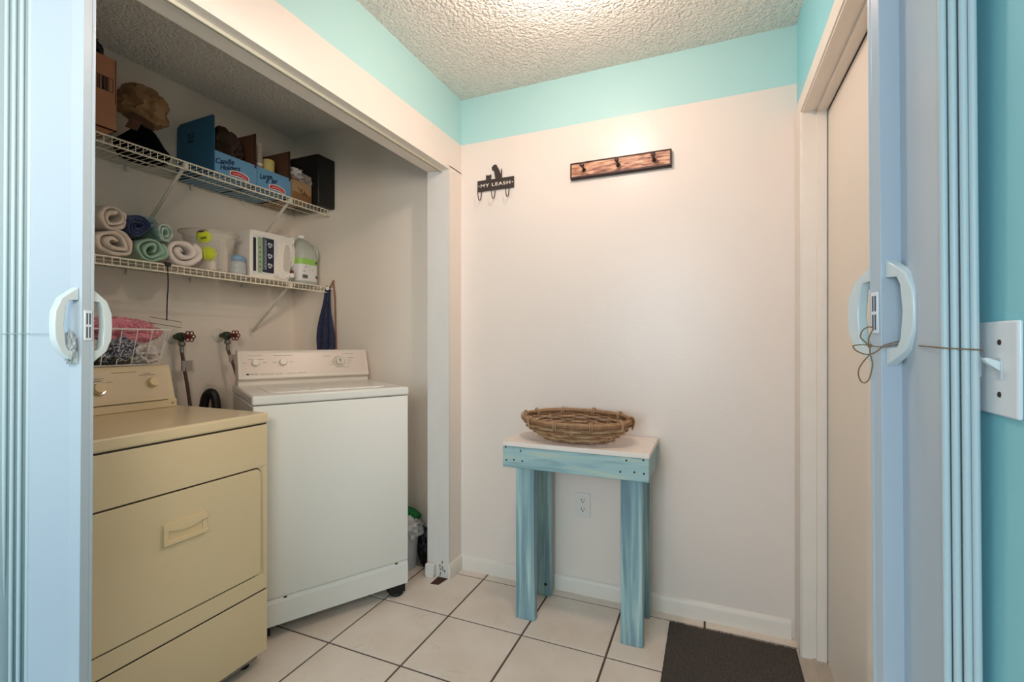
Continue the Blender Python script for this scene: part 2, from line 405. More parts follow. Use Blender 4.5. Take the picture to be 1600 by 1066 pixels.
# ceiling lamp (just above the picture)
lamp = thing('ceiling_lamp', 'round frosted dome lamp on nook ceiling above the frame', 'lamp', (LAMP[0], LAMP[1], H))
bm = bm_new(); lathe(bm, [(.128, 0), (.13, -.012), (.122, -.018), (.11, -.018)], seg=36); finish('lamp_base', bm, M_CHROME, lamp, smooth=True)
bm = bm_new(); lathe(bm, [(.118, -.012), (.114, -.035), (.096, -.058), (.06, -.076), (.02, -.084), (0.0, -.085)], seg=36)
finish('lamp_shade', bm, mat('glowing_glass', (255, 240, 220), .4, emit=(LAMP_COL, LAMP_STRENGTH)), lamp, smooth='all')
pl = bpy.data.lights.new('lamp_bulb', 'POINT'); pl.energy = LAMP_WATTS; pl.color = LAMP_COL[:3]; pl.shadow_soft_size = .045
po = bpy.data.objects.new('lamp_bulb', pl); COL.objects.link(po); po.parent = lamp; po.location = (0, 0, -.135)

# ------------------------------------------------------------------ dryer (front faces +x at x=-.30)
def rot_y_box(): pass
dry = thing('dryer', 'almond coloured front loading dryer with pull-down door at left', 'dryer', (-.30, -.918, 0))
DW = .70   # along -y
def L(x0, x1, y0, y1, z0, z1): return ((x0, y0, z0), (x1, y1, z1))
bm = bm_new(); box(bm, (-.70, -DW, .05), (-.004, 0, .880)); finish('body', bm, M_ALMOND, dry, bevel=.004)
bm = bm_new(); box(bm, (-.708, -DW - .003, .884), (.004, .003, .922)); finish('top', bm, M_ALMOND, dry, bevel=.008, seg=4)
bm = bm_new(); box(bm, (-.70, -DW + .004, .878), (-.002, -.004, .886)); finish('top_seam', bm, M_DARK, dry)
# front panel with recess groove for door
bm = bm_new()
dr = [(y - .660, z + .344) for y, z in round_rect(.632, .379, .022, 6)]
prism(bm, dr, 'x', -.006, .0025); finish('door', bm, M_ALMOND, dry, bevel=.0015); door = bpy.data.objects[-1] if False else None
door = [o for o in dry.children if o.name.startswith('door')][0]
bm = bm_new(); dr2 = [(y - .6645, z + .3395) for y, z in round_rect(.641, .388, .026, 6)]
prism(bm, dr2, 'x', -.006, -.0032); finish('door_seam', bm, M_DARK, dry)
# handle plate: px(217-300, 781-838)
bm = bm_new(); hy0, hy1, hz0, hz1 = -.365, -.2275, .569, .637
box(bm, (.002, hy0, hz0), (.0045, hy1, hz1)); box(bm, (.0035, hy0 + .002, hz0 + .002), (.012, hy1 - .002, hz0 + .016))
box(bm, (.0035, hy0 + .002, hz1 - .022), (.012, hy1 - .002, hz1 - .002)); box(bm, (.0035, hy0 + .002, hz0 + .015), (.012, hy0 + .016, hz1 - .02))
box(bm, (.0035, hy1 - .016, hz0 + .015), (.008, hy1 - .002, hz1 - .02))
finish('handle', bm, M_ALMOND_P, door, bevel=.0008)
bm = bm_new(); n = 12     # curved lip hanging over the finger recess
lip = [(hy0 + .014 + (hy1 - hy0 - .028) * i / n, hz1 - .021 - .011 * sin(pi * i / n)) for i in range(n + 1)]
prism(bm, lip + [(hy1 - .014, hz1 - .0195), (hy0 + .014, hz1 - .0195)], 'x', .0046, .0117)
finish('handle_lip', bm, M_ALMOND_P, door)
bm = bm_new(); box(bm, (-.006, -DW, .2745), (-.0015, -.006, .279)); finish('panel_seam', bm, M_DARK, dry)
bm = bm_new(); box(bm, (-.005, -DW, .052), (0, -.001, .2745)); box(bm, (-.005, -DW, .2795), (0, -.001, .339)); box(bm, (-.005, -DW, .728), (0, -.001, .879))
box(bm, (-.005, -.0175, .339), (0, -.001, .728))
finish('front_panel', bm, M_ALMOND, dry, bevel=.0012)
for yy in (-DW + .05, -.05):
    for xx in (-.62, -.06): bm = bm_new(); cyl(bm, (xx, yy, 0), (xx, yy, .05), .018, 12); finish('foot', bm, M_BLACK, dry)
bm = bm_new(); box(bm, (-.03, -DW, .03), (-.018, -.03, .05)); finish('toe_rail', bm, M_STEEL, dry)
# console
bm = bm_new()
pr = [(-.475, .9221), (-.475, .952), (-.487, .957), (-.522, 1.075), (-.530, 1.0872), (-.60, 1.0872), (-.62, 1.06), (-.62, .9221)]
prism(bm, pr, 'y', -DW, -.025); finish('console', bm, M_ALMOND, dry, bevel=.003)
con = [o for o in dry.children if o.name.startswith('console')][0]
for nm, (a, b, c, d), m in (('control_panel', (-.67, -.045, .968, 1.070), mat('control_panel', (222, 201, 168), .4)),):
    bm = bm_new()
    f = lambda z: -.487 - (z - .957) * (.035 / .118)
    vs = [bm.verts.new((f(z) + .0015, y, z)) for y, z in ((a, c), (b, c), (b, d), (a, d))]
    ws = [bm.verts.new((f(z) - .002, y, z)) for y, z in ((a, c), (b, c), (b, d), (a, d))]
    bm.faces.new(vs); bm.faces.new(ws[::-1])
    for k in range(4): bm.faces.new((vs[k], vs[(k + 1) % 4], ws[(k + 1) % 4], ws[k]))
    finish(nm, bm, m, con)
bm = bm_new(); box(bm, (-.4755, -DW + .01, .9525), (-.4735, -.06, .9545)); finish('console_seam', bm, M_DARK, con)
bm = bm_new(); lathe(bm, [(0, -.001), (.004, -.001), (.004, .0015), (0, .002)], (-.4745, -.043, .938), 10, 'x'); finish('screw', bm, M_STEEL, con)
fx = lambda z: -.487 - (z - .957) * (.035 / .118) + .001
tilt = math.atan(.035 / .118)
def knob(y, z, r, name, m, ring=None, depth=.02):
    bm = bm_new(); lathe(bm, [(r, 0), (r * .97, depth * .6), (r * .85, depth), (r * .35, depth * 1.02), (0, depth)], seg=24, axis='x')
    o = finish(name, bm, m, con, smooth=True); o.location = (fx(z), y, z); o.rotation_euler = (0, -tilt, 0)
    if ring:
        bm = bm_new(); lathe(bm, [(ring * .8, 0), (ring, 0), (ring, .003), (ring * .92, .005), (ring * .8, .004)], seg=28, axis='x')
        p = finish('chrome_ring', bm, M_CHROME, con, smooth=True); p.location = (fx(z) + .0005, y, z); p.rotation_euler = (0, -tilt, 0)
    return o
knob(-.279, 1.013, .020, 'dial', M_ALMOND_P, .027, .022); knob(-.101, 1.022, .019, 'knob', M_ALMOND_P, None, .02)
knob(-.56, 1.010, .020, 'dial', M_ALMOND_P, .027, .022)
bm = bm_new()
for y0, y1, z in ((-.34, -.255, 1.048), (-.30, -.262, 1.040), (-.25, -.23, 1.034), (-.125, -.10, 1.058), (-.14, -.085, 1.052), (-.23, -.15, 1.066)):
    k = y0
    while k < y1:
        e = k + random.uniform(.003, .008); box(bm, (fx(z) + .0003, k, z - .0011), (fx(z) + .0012, min(e, y1), z + .0011)); k = e + .0018
finish('console_lettering', bm, mat('brown_print', (128, 104, 74), .7), con, kind='stuff')

# ------------------------------------------------------------------ washer (rotated)
TH = .528
e = (sin(TH), cos(TH))
FR = (-.1059, -.3217); WW = .6414; WD = .615
FL = (FR[0] - WW * e[0], FR[1] - WW * e[1])
# local frame: +y along the front from left to right, -x is depth  (rotation -TH about z maps local y to e)
was = thing('washer', 'white top loading washing machine angled in the closet', 'washer', (FL[0], FL[1], 0), -TH)
zb, zl, zt = .0547, .9326, .9703
bm = bm_new(); box(bm, (-WD, 0, zb), (-.002, WW, zl - .003)); finish('body', bm, M_ENAMEL, was, bevel=.006, seg=3)
bm = bm_new(); box(bm, (-WD + .01, .004, zl - .006), (-.005, WW - .004, zl + .002)); finish('top_seam', bm, mat('grey_seam', (120, 114, 106), .8), was)
# front: upper panel proud, lower panel recessed
bm = bm_new(); zs = .155
prism(bm, [(-.002, zs + .004), (.004, zs + .012), (.004, zl - .006), (.002, zl - .003), (-.004, zl - .003), (-.004, zs)], 'y', .001, WW - .001)
finish('front_panel', bm, M_ENAMEL, was, bevel=.001)
bm = bm_new(); prism(bm, [(-.003, zb + .001), (.004, zb + .001), (.004, zs - .012), (-.001, zs + .004), (-.003, zs + .004)], 'y', .001, WW - .001)
kick = finish('kick_panel', bm, M_ENAMEL, was)
for y in (.115, .585): bm = bm_new(); box(bm, (-.001, y - .006, zs + .0), (.0035, y + .006, zs + .004)); finish('clip', bm, M_DARK, was)
bm = bm_new(); box(bm, (-WD - .002, -.004, zl), (.006, WW + .004, zt)); finish('top', bm, M_ENAMEL, was, bevel=.009, seg=4)
bm = bm_new()
rr = round_rect(.36, .50, .05, 6)   # lid, in x,y
prism(bm, [(x - .43, y + .07) for x, y in rr], 'z', zt - .004, zt + .004); lid = finish('lid', bm, M_ENAMEL, was, bevel=.003, seg=3)
bm = bm_new(); prism(bm, [(-.075, .27), (-.085, .25), (-.12, .24), (-.13, .37), (-.085, .37), (-.075, .35)], 'z', zt + .0035, zt + .006); finish('lid_grip', bm, M_ENAMEL, lid, bevel=.002)
# console
bm = bm_new()
pr = [(-.505, zt - .001), (-.503, zt + .016), (-.512, zt + .020), (-.512, zt + .024), (-.492, zt + .028), (-.488, zt + .034), (-.536, 1.131), (-.544, 1.137), (-.60, 1.137), (-.612, 1.12), (-.612, zt - .001)]
prism(bm, pr, 'y', .008, WW - .008); wc = finish('console', bm, M_CONSOLE, was, bevel=.003, seg=3)
fw_ = lambda z: -.488 - (z - 1.0043) * (.048 / .1267)
wt = math.atan(.048 / .1267)
bm = bm_new(); P4 = ((.022, 1.016), (WW - .022, 1.016), (WW - .022, 1.124), (.022, 1.124))
vs = [bm.verts.new((fw_(z) + .0012, y, z)) for y, z in P4]; ws = [bm.verts.new((fw_(z) - .002, y, z)) for y, z in P4]
bm.faces.new(vs); bm.faces.new(ws[::-1])
for k in range(4): bm.faces.new((vs[k], vs[(k + 1) % 4], ws[(k + 1) % 4], ws[k]))
finish('control_panel', bm, mat('washer_panel', (224, 208, 194), .3), wc)
def wknob(y, z, r, ring, depth=.018, inner=None):
    bm = bm_new(); lathe(bm, [(r, 0), (r * .95, depth * .7), (r * .8, depth), (0, depth)], seg=24, axis='x')
    o = finish('dial', bm, M_CONSOLE, wc, smooth=True); o.location = (fw_(z) + .001, y, z); o.rotation_euler = (0, -wt, 0)
    if ring:
        bm = bm_new(); lathe(bm, [(ring, 0), (ring, .003), (ring * .9, .006), (0, .006)], seg=28, axis='x')
        p = finish('dial_skirt', bm, mat('skirt', (206, 196, 178), .3), wc, smooth=True); p.location = (fw_(z) + .001, y, z); p.rotation_euler = (0, -wt, 0)
    if inner:
        bm = bm_new(); lathe(bm, [(inner, depth), (inner, depth + .006), (inner * .6, depth + .008), (0, depth + .007)], seg=18, axis='x')
        p = finish('dial_cap', bm, M_CHROME, wc, smooth=True); p.location = (fw_(z) + .001, y, z); p.rotation_euler = (0, -wt, 0)
wknob(.083, 1.076, .018, None); wknob(.205, 1.076, .018, None); wknob(.48, 1.074, .022, .033, .024, .009)
bm = bm_new()
def dashes(bm, y0, y1, z, h=.0011):
    k = y0
    while k < y1:
        q = k + random.uniform(.004, .010); box(bm, (fw_(z) + .0012, k, z - h), (fw_(z) + .0022, min(q, y1), z + h)); k = q + .002
for a in ((.05, .115, 1.112), (.165, .25, 1.112), (.055, .07, 1.095), (.09, .12, 1.095), (.03, .045, 1.078), (.115, .13, 1.078), (.16, .178, 1.078), (.235, .255, 1.078), (.10, .16, 1.023), (.17, .20, 1.023),
          (.22, .26, 1.023), (.27, .31, 1.023), (.40, .44, 1.105), (.43, .445, 1.075), (.43, .445, 1.06), (.50, .56, 1.115), (.525, .56, 1.095), (.525, .55, 1.08), (.52, .535, 1.065), (.50, .53, 1.045)):
    dashes(bm, *a)
finish('console_lettering', bm, mat('grey_print', (150, 140, 130), .7), wc, kind='stuff')
bm = bm_new(); zz = 1.0235
ang = [2 * pi * k / 14 for k in range(14)]
prism(bm, [(.047 + .006 * cos(a), zz + .005 * sin(a)) for a in ang], 'x', fw_(zz) + .0012, fw_(zz) + .0024); finish('emblem', bm, M_DARK, wc)
text('brand_lettering', 'MAYTAG', .0085, mat('dark_print', (70, 64, 60), .6), wc, (fw_(zz) + .0016, .074, zz), (pi / 2 - wt * 0, 0, pi / 2), .0004)
# feet : black moulded glide under the right front corner
def foot(x, y, big):
    bm = bm_new()
    if big:
        box(bm, (x - .05, y - .052, .012), (x + .004, y + .022, zb - .001)); lathe(bm, [(.03, 0), (.034, .014), (.02, .018)], (x - .022, y - .014, 0), 14)
    else: cyl(bm, (x, y, 0), (x, y, zb), .018, 12)
    finish('foot', bm, M_BLACK, was, bevel=.006 if big else 0)
foot(-.008, WW - .03, True); foot(-.05, .05, False); foot(-.56, .05, False); foot(-.56, WW - .05, False)

# ------------------------------------------------------------------ wire shelves
def wire_shelf(z, label, brk):
    t = thing('wire_shelf', label, 'shelf', (XB, -1.6, z), group=None)
    Lg = 1.592; D = .305
    bm = bm_new()
    tube(bm, [(.006, 0, 0), (.006, Lg, 0)], .0028, 6); tube(bm, [(.15, 0, -.004), (.15, Lg, -.004)], .0028, 6)
    tube(bm, [(.235, 0, -.004), (.235, Lg, -.004)], .0026, 6)
    finish('support_rod', bm, M_WIRE, t, smooth=True)
    for zz, nm in ((0, 'front_rail'), (-.031, 'front_rail')):
        bm = bm_new(); tube(bm, [(D, 0, zz), (D, Lg, zz)], .0033, 8); finish(nm, bm, M_WIRE, t, smooth=True)
    bm = bm_new(); tube(bm, [(.002, 0, .001), (D - .004, 0, .001), (D + .002, 0, -.004), (D + .002, 0, -.031)], .0016, 5)
    cw = finish('cross_wire', bm, M_WIRE, t); n = int(Lg / .0265)
    cw.location.y = .01
    for k in range(1, n):
        c = cw.copy(); COL.objects.link(c); c.parent = t; c.location.y = .01 + k * .0265
    for y in brk:
        bm = bm_new(); y = y + 1.6
        P = Vector((D - .004, y, -.012)); Q = Vector((.010, y, -.265))
        d = (Q - P).normalized(); s = Vector((0, 1, 0)); nn = d.cross(s)
        M = Matrix((s.to_4d() * 0, s.to_4d() * 0, s.to_4d() * 0, s.to_4d() * 0))
        ln = (Q - P).length
        vs = []
        for a in (0, ln):
            for u, v in ((-.007, -.002), (.007, -.002), (.007, .004), (.005, .004), (.005, 0), (-.005, 0), (-.005, .004), (-.007, .004)):
                vs.append(bm.verts.new(P + d * a + s * u + nn * v))
        bm.faces.new(vs[:8]); bm.faces.new(vs[8:][::-1])
        for k in range(8): bm.faces.new((vs[k], vs[(k + 1) % 8], vs[8 + (k + 1) % 8], vs[8 + k]))
        box(bm, (.001, y - .010, -.292), (.005, y + .010, -.245))
        box(bm, (D - .012, y - .008, -.034), (D + .006, y + .008, -.006))
        finish('bracket', bm, mat('bracket_paint', (222, 214, 200), .4), t)
    for k in range(6): bm = bm_new(); box(bm, (.001, .13 + k * .28, -.022), (.014, .142 + k * .28, .004)); finish('wall_clip', bm, M_TRIM, t)
    return t
wire_shelf(1.957, 'upper white wire shelf holding cardboard boxes in the closet', (-.84, -.29, -1.45))
wire_shelf(1.502, 'lower white wire shelf holding rolled towels and jugs', (-.29, -1.35))
ZU = 1.957 + .0028; ZLo = 1.502 + .0028

# ------------------------------------------------------------------ upper shelf contents
def open_box(name, label, x0, x1, y0, y1, z0, z1, m, inner, th=.004, cat='box', flaps=(), fm=None):
    t = thing(name, label, cat, ((x0 + x1) / 2, (y0 + y1) / 2, z0))
    hx, hy, h = (x1 - x0) / 2, (y1 - y0) / 2, z1 - z0
    bm = bm_new()
    box(bm, (-hx, -hy, 0), (hx, hy, th)); box(bm, (hx - th, -hy, 0), (hx, hy, h)); box(bm, (-hx, -hy, 0), (-hx + th, hy, h))
    box(bm, (-hx + th, -hy, 0), (hx - th, -hy + th, h)); box(bm, (-hx + th, hy - th, 0), (hx - th, hy, h))
    finish('walls', bm, m, t)
    return t, hx, hy, h
# kraft box at far left, overhanging the shelf
t, hx, hy, h = open_box('cardboard_box', 'tall tan cardboard box with a barcode at left end of upper shelf', -1.14, -.83, -1.50, -1.125, ZU, 2.224, M_KRAFT, None)
bm = bm_new(); n = 11; y = hy - .069; K = M_DARK
box(bm, (hx, hy - .072, .139), (hx + .0006, hy - .011, .1405)); box(bm, (hx, hy - .072, .188), (hx + .0006, hy - .011, .1895)); box(bm, (hx, hy - .013, .139), (hx + .0006, hy - .0115, .189))
yy = hy - .071
for wd, gp in ((.004, .002), (.001, .004), (.003, .002), (.0035, .0045), (.009, .0015), (.003, .001), (.0045, .003), (.0015, .002)):
    box(bm, (hx, yy, .140), (hx + .0006, yy + wd, .189)); yy += wd + gp
finish('barcode', bm, mat('barcode_ink', (44, 28, 22), .7), t)
bm = bm_new(); box(bm, (hx, hy - .0045, .10), (hx + .0007, hy - .0025, h)); finish('corner_seam', bm, mat('corner_line', (66, 40, 30), .8), t)  # dark line along the corner seam of the box
bm = bm_new(); blob(bm, (-.935, -1.215, 2.248), (.085, .072, .062), .30, 2.6, 3, 5, True)
tag(finish('bin_bag', bm, mat('black_plastic_film', (24, 22, 24), .3), smooth='all'), 'crumpled black plastic bag in top of the tall cardboard box', 'bag')
# black cloth bag with brown paper bag on it
bm = bm_new()
lathe(bm, [(.0, 0), (.085, .0), (.098, .02), (.088, .06), (.055, .105), (.022, .145), (0, .15)], (-1.03, -.925, ZU), 28, sx=1.0)
for v in bm.verts:
    q = noise.noise(v.co * 22) * .014; v.co.x += q; v.co.y += q
    if v.co.z < ZU: v.co.z = ZU
tag(finish('cloth_pouch', bm, mat('black_cloth', (11, 10, 12), .9, spec=.1), smooth='all'), 'black cloth pouch standing on upper shelf under a brown paper bag', 'pouch')
bm = bm_new(); blob(bm, (0, 0, 0), (.085, .090, .088), .16, 1.5, 11, 4, True, octv=3)
for v in bm.verts:
    if v.co.z < -.02: v.co.z = -.02 + (v.co.z + .02) * .5
t = thing('paper_bag', 'crumpled brown paper bag resting on top of black cloth pouch', 'bag', (-1.02, -.935, 2.165), rot=(R(-14), R(4), 0))
M_PAPER = mat('brown_paper', (158, 122, 84), .75, var=.15, vscale=12, bump=.5, bscale=18, bdist=.01)
finish('crumpled_body', bm, M_PAPER, t, smooth=True, angle=28)
bm = bm_new()
for k, (a, b) in enumerate((((-.02, -.055), (-.03, -.10)), ((.0, .03), (.03, .055)))):
    pts = [Vector((.03, a[0], -.03)), Vector((.045, (a[0] + b[0]) / 2, -.075)), Vector((.035, b[0], -.12 if k == 0 else -.08))]
    for i in range(2):
        p, q = pts[i], pts[i + 1]
        w_ = .028 - .006 * i
        vs = [bm.verts.new(v) for v in (p + Vector((0, -w_, 0)), p + Vector((0, w_, .008)), q + Vector((.012, w_ * .8, .004)), q + Vector((-.005, -w_ * .8, 0)))]
        bm.faces.new(vs)
o = finish('torn_flap', bm, mat('brown_paper_dark', (92, 62, 44), .8), t); s_ = o.modifiers.new('s', 'SOLIDIFY'); s_.thickness = .0015

# two blue boxes
def blue_box(label, y0, y1, words, flap_l, flap_r, shear_y):
    t, hx, hy, h = open_box('storage_box', label, -1.168, -.90, y0, y1, ZU, 2.064, [M_BLUEBOX], None)
    bm = bm_new(); box(bm, (hx - .001, -hy, .0), (hx + .0008, hy, .006)); finish('white_edge', bm, mat('white_card_edge', (235, 230, 222), .7), t)
    if flap_l:
        bm = bm_new(); prism(bm, [(-hx, .01), (hx, .01), (hx, .262), (hx - .01, .268), (-hx + .03, .262), (-hx + .004, .246)], 'y', -hy - .0045, -hy - .0005)
        f = finish('end_flap', bm, M_BLUEDARK, t, label='tall upright deep blue end flap')
        bm = bm_new(); r_ = random.Random(3)
        for q, z in enumerate((.20, .185, .168)):
            x = -hx + .085
            for c in range(6):
                if q < 2 and c == 3: x += .008; continue
                wq = r_.uniform(.004, .007); box(bm, (x, -hy - .0053, z - .0045), (x + wq, -hy - .0044, z + .0045)); x += wq + .0018
        finish('small_print', bm, mat('navy_print', (14, 40, 62), .7), f)
        bm = bm_new(); box(bm, (-hx + .006, -hy + .0005, .09), (hx - .006, -hy + .003, .255)); finish('flap_lining', bm, M_KRAFT_D, t)
    if flap_r:
        bm = bm_new(); prism(bm, [(-hx + .05, .09), (hx, .09), (hx, flap_r), (-hx + .05, flap_r + .0)], 'y', hy - .009, hy - .005)
        finish('inner_flap', bm, M_KRAFT_D, t, label='raised brown cardboard end flap')
        bm = bm_new(); box(bm, (hx - .004, hy - .012, .09), (hx + .001, hy - .003, flap_r)); finish('flap_edge', bm, mat('corrugated_edge', (60, 38, 26), .9, bump=.9, bscale=300), t)
    # red and white badge
    def arc(y0_, y1_, zc, half, sag, x0_, x1_, m, nm):
        bm = bm_new(); n = 12; up_, dn = [], []
        for i in range(n + 1):
            s = i / n; y = y0_ + (y1_ - y0_) * s; z = zc + sag * (1 - (2 * s - 1) ** 2) - .004 * s
            tp = half * (1 - .35 * abs(2 * s - 1) ** 6); up_.append((y, z + tp)); dn.append((y, z - tp))
        prism(bm, up_ + dn[::-1], 'x', x0_, x1_); return finish(nm, bm, m, t)
    arc(-.036, .066, .022, .0145, .008, hx + .0003, hx + .0012, mat('badge_white', (238, 228, 224), .5), 'badge')
    arc(-.031, .061, .022, .0100, .008, hx + .0012, hx + .0018, mat('badge_red', (190, 48, 52), .5), 'badge_fill')
    arc(-.022, .052, .022, .0028, .008, hx + .0018, hx + .0022, mat('badge_pink', (232, 150, 146), .5), 'badge_stripe')
    for (s, y, z, sz, sh) in words:
        text('handwriting', s, sz, mat('navy_marker', (20, 42, 78), .7), t, (hx + .0008, y, z), (pi / 2, R(-14), pi / 2), .0004, .3, offset=.0008)
    return t
blue_box('light blue box marked Candle Holders with tall deep blue end flap', -.700, -.484, (('Candle', -.062, .066, .034, 0), ('Holders', -.035, .045, .032, 0)), True, .262, 0)
blue_box('light blue box beside the kraft box, marked Large Jar', -.480, -.276, (('Large', -.055, .066, .034, 0), ('&', -.048, .042, .02, 0), ('Jar', -.004, .058, .034, 0)), False, .25, 0)
# contents
bm = bm_new(); blob(bm, (-1.02, -.60, 2.10), (.10, .075, .10), .35, 2.4, 5, 4, True)
tag(finish('brown_bag', bm, mat('dark_brown_bag', (64, 44, 32), .8, var=.3), smooth=True, angle=25), 'dark brown crumpled bag inside the first blue box', 'bag')
bm = bm_new(); lathe(bm, [(0, -.006), (.055, -.004), (.06, 0), (.055, .002), (0, -.002)], (0, 0, 0), 28)
o = finish('white_saucer', bm, mat('glazed_white', (226, 216, 204), .3), smooth=True); o.location = (-.925, -.595, 2.025); o.rotation_euler = (0, R(82), 0)
tag(o, 'white round dish edge peeking over front of first blue box', 'dish')
t = thing('candle_jar', 'clear tall glass jar over a red candle in the second blue box', 'candle', (-.945, -.437, 1.975))
bm = bm_new(); lathe(bm, [(.0, .0), (.018, 0), (.018, .11), (0, .11)], seg=20); finish('wax', bm, mat('red_wax', (196, 34, 40), .35), t, smooth=True)
bm = bm_new(); lathe(bm, [(.0195, .0), (.0195, .225), (.0175, .225), (.0175, .112)], seg=24); finish('glass', bm, mat('dim_glass', (214, 196, 178), .1, alpha=.35), t, smooth=True)
bm = bm_new(); lathe(bm, [(.0185, .108), (.0205, .108), (.0205, .122), (.0185, .122)], seg=24); finish('rim', bm, mat('glazed_white', (226, 216, 204), .3), t, smooth=True)
bm = bm_new(); lathe(bm, [(0, 0), (.030, 0), (.031, .01), (.031, .165), (.027, .17), (.0, .166)], (-.955, -.372, 1.968), 24)
tag(finish('pillar_candle', bm, mat('yellow_wax', (214, 196, 122), .5), smooth=True), 'fat pale yellow pillar candle in the second blue box', 'candle')
# small kraft box with scribble
t, hx, hy, h = open_box('cardboard_box', 'small tan cardboard box with dark scribble near the black case', -1.16, -.895, -.270, -.137, ZU, 2.066, M_KRAFT_L, None)
bm = bm_new()
for s0 in (((-.03, .075), (-.01, .05), (-.005, .07), (.01, .035), (.018, .062), (.03, .03)), ((.0, .045), (.012, .038), (.02, .05), (.03, .04), (.036, .05))):
    tube(bm, smoothcurve([(hx + .001, y, z) for y, z in s0], 4), .0016, 5)
finish('scribble', bm, mat('maroon_marker', (84, 26, 24), .7), t)
bm = bm_new(); box(bm, (hx, -hy, .0), (hx + .0006, hy, .045)); finish('lower_band', bm, mat('brown_tape', (140, 100, 66), .5), t)
for k, (c, r_, nm, lb, cl) in enumerate((((-1.0, -.20, 2.115), (.07, .045, .04), 'plastic_packet', 'white plastic wrapped packet in small tan box', (226, 222, 216)),
        ((-.955, -.13, 2.085), (.05, .04, .045), 'plastic_packet', 'crinkled clear wrap bundle beside the black case', (168, 156, 146)), ((-.96, -.225, 2.07), (.045, .035, .03), 'cloth_bundle', 'dull mauve cloth bundle low in small tan box', (150, 122, 118)))):
    bm = bm_new(); blob(bm, c, r_, .4, 2.5, 20 + k, 4, True)
    tag(finish(nm, bm, mat('wrap_%d' % k, cl, .3), smooth=True, angle=30), lb, 'packet')
bm = bm_new(); lathe(bm, [(0, 0), (.06, .004), (.075, .02), (.07, .022), (0, .008)], (0, 0, 0), 24)
o = finish('sun_hat', bm, mat('pale_felt', (190, 182, 160), .8), smooth=True); o.location = (-1.03, -.165, 2.155); o.rotation_euler = (R(10), R(12), 0)
tag(o, 'flat pale grey disc lying on the wrapped packets', 'disc')
# black case
t = thing('black_case', 'tall black box at the right end of upper shelf', 'case', (-.985, -.070, ZU))
bm = bm_new(); box(bm, (-.13, -.062, 0), (.138, .067, .288)); finish('case_body', bm, mat('black_case', (17, 16, 16), .5), t, bevel=.008)
bm = bm_new(); box(bm, (-.11, -.045, .288), (.11, .06, .297)); finish('case_lid', bm, mat('black_case', (17, 16, 16), .5), t, bevel=.004)

# ------------------------------------------------------------------ lower shelf contents : rolled towels
def towel(name, label, loc, rad, m, L_=.26, turns=3.2, sz=1, rz=0, seed=0, start=0, hollow=.25, thick=.88, tail=0):
    """roll whose axis runs along local -x; the spiral end shows at +x"""
    bm = bm_new(); n = int(turns * 26); pitch = rad * (1 - hollow) / turns; th = pitch * thick; prof = []
    def ring(i):
        a = 2 * pi * turns * i / n; r = rad * hollow + pitch * a / (2 * pi) * 1.0
        r = min(r, rad - th / 2)
        out = []
        for (dr, ax) in ((-th / 2, -L_), (-th / 2, -L_ * .5), (-th / 2, -.02), (-th * .42, -.004), (-th * .2, .002), (th * .2, .002), (th * .42, -.004), (th / 2, -.02), (th / 2, -L_ * .5), (th / 2, -L_)):
            rr = r + dr; aa = a + start
            x = ax; y = rr * cos(aa); z = rr * sin(aa) * sz
            wob = noise.noise(Vector((ax * 9 + seed * 5, y * 22, z * 22))) * .010
            x += noise.noise(Vector((y * 26, z * 26, seed * 3.1))) * .018
            y += wob; z += noise.noise(Vector((y * 25, z * 20 + seed, ax * 7))) * .010
            out.append(bm.verts.new((x, y, z + rad * sz)))
        return out
    rings = [ring(i) for i in range(n + 1)]
    k = len(rings[0])
    for a, b in zip(rings, rings[1:]):
        for j in range(k): bm.faces.new((a[j], a[(j + 1) % k], b[(j + 1) % k], b[j]))
    bm.faces.new(rings[0]); bm.faces.new(rings[-1][::-1])
    for v in bm.verts:
        if v.co.z < .001: v.co.z = .001
    o = finish(name, bm, m, smooth='all'); o.location = loc; o.rotation_euler = (0, 0, rz)
    sb = o.modifiers.new('s', 'SUBSURF'); sb.levels = sb.render_levels = 1
    tag(o, label, 'towel', 'rolled towels on the lower shelf'); return o
def terry(name, rgb, var_rgb=None, vs=60): return mat(name, rgb, .95, bump=.9, bscale=420, bdist=.003, var=.12, vscale=vs, sheen=.3, var_rgb=var_rgb)
M_BEIGE = terry('beige_terry', (238, 217, 198)); M_CREAMT = terry('cream_terry', (242, 226, 214)); M_MINT = terry('mint_terry', (172, 204, 176))
M_NAVY = terry('navy_terry', (30, 42, 92), (62, 74, 120), 30); M_PATT = terry('green_white_print', (234, 238, 226), (112, 170, 146), 45)
M_PALE = terry('pale_blue_grey_terry', (150, 170, 176), (176, 196, 190), 14)
towel('rolled_towel', 'beige rolled towel, topmost of the beige ones', (-.90, -1.098, 1.606), .056, M_BEIGE, .25, 2.0, .92, R(8), 1, 1.0)
towel('rolled_towel', 'beige rolled towel under the topmost beige one', (-.895, -1.098, ZLo), .072, M_BEIGE, .26, 2.2, .78, R(4), 2, .4)
towel('rolled_towel', 'beige rolled towel partly hidden behind left folding door', (-.90, -1.222, ZLo), .056, M_CREAMT, .26, 2.0, .95, R(0), 3, 2)
towel('rolled_towel', 'dark navy blue rolled towel', (-.905, -1.014, 1.598), .044, M_NAVY, .26, 3.0, 1.05, R(0), 4, 3)
towel('rolled_towel', 'mint green rolled towel at the shelf edge', (-.893, -.970, ZLo), .063, M_MINT, .27, 2.3, .82, R(-6), 5, 5.2, .2)
towel('rolled_towel', 'long pale blue grey rolled towel behind the navy one', (-.935, -.945, 1.643), .033, M_PALE, .24, 2.5, .95, R(22), 6, 1)
towel('rolled_towel', 'green and white printed rolled towel above the mint one', (-.91, -.900, 1.602), .038, M_PATT, .24, 2.2, 1, R(2), 7, 4)
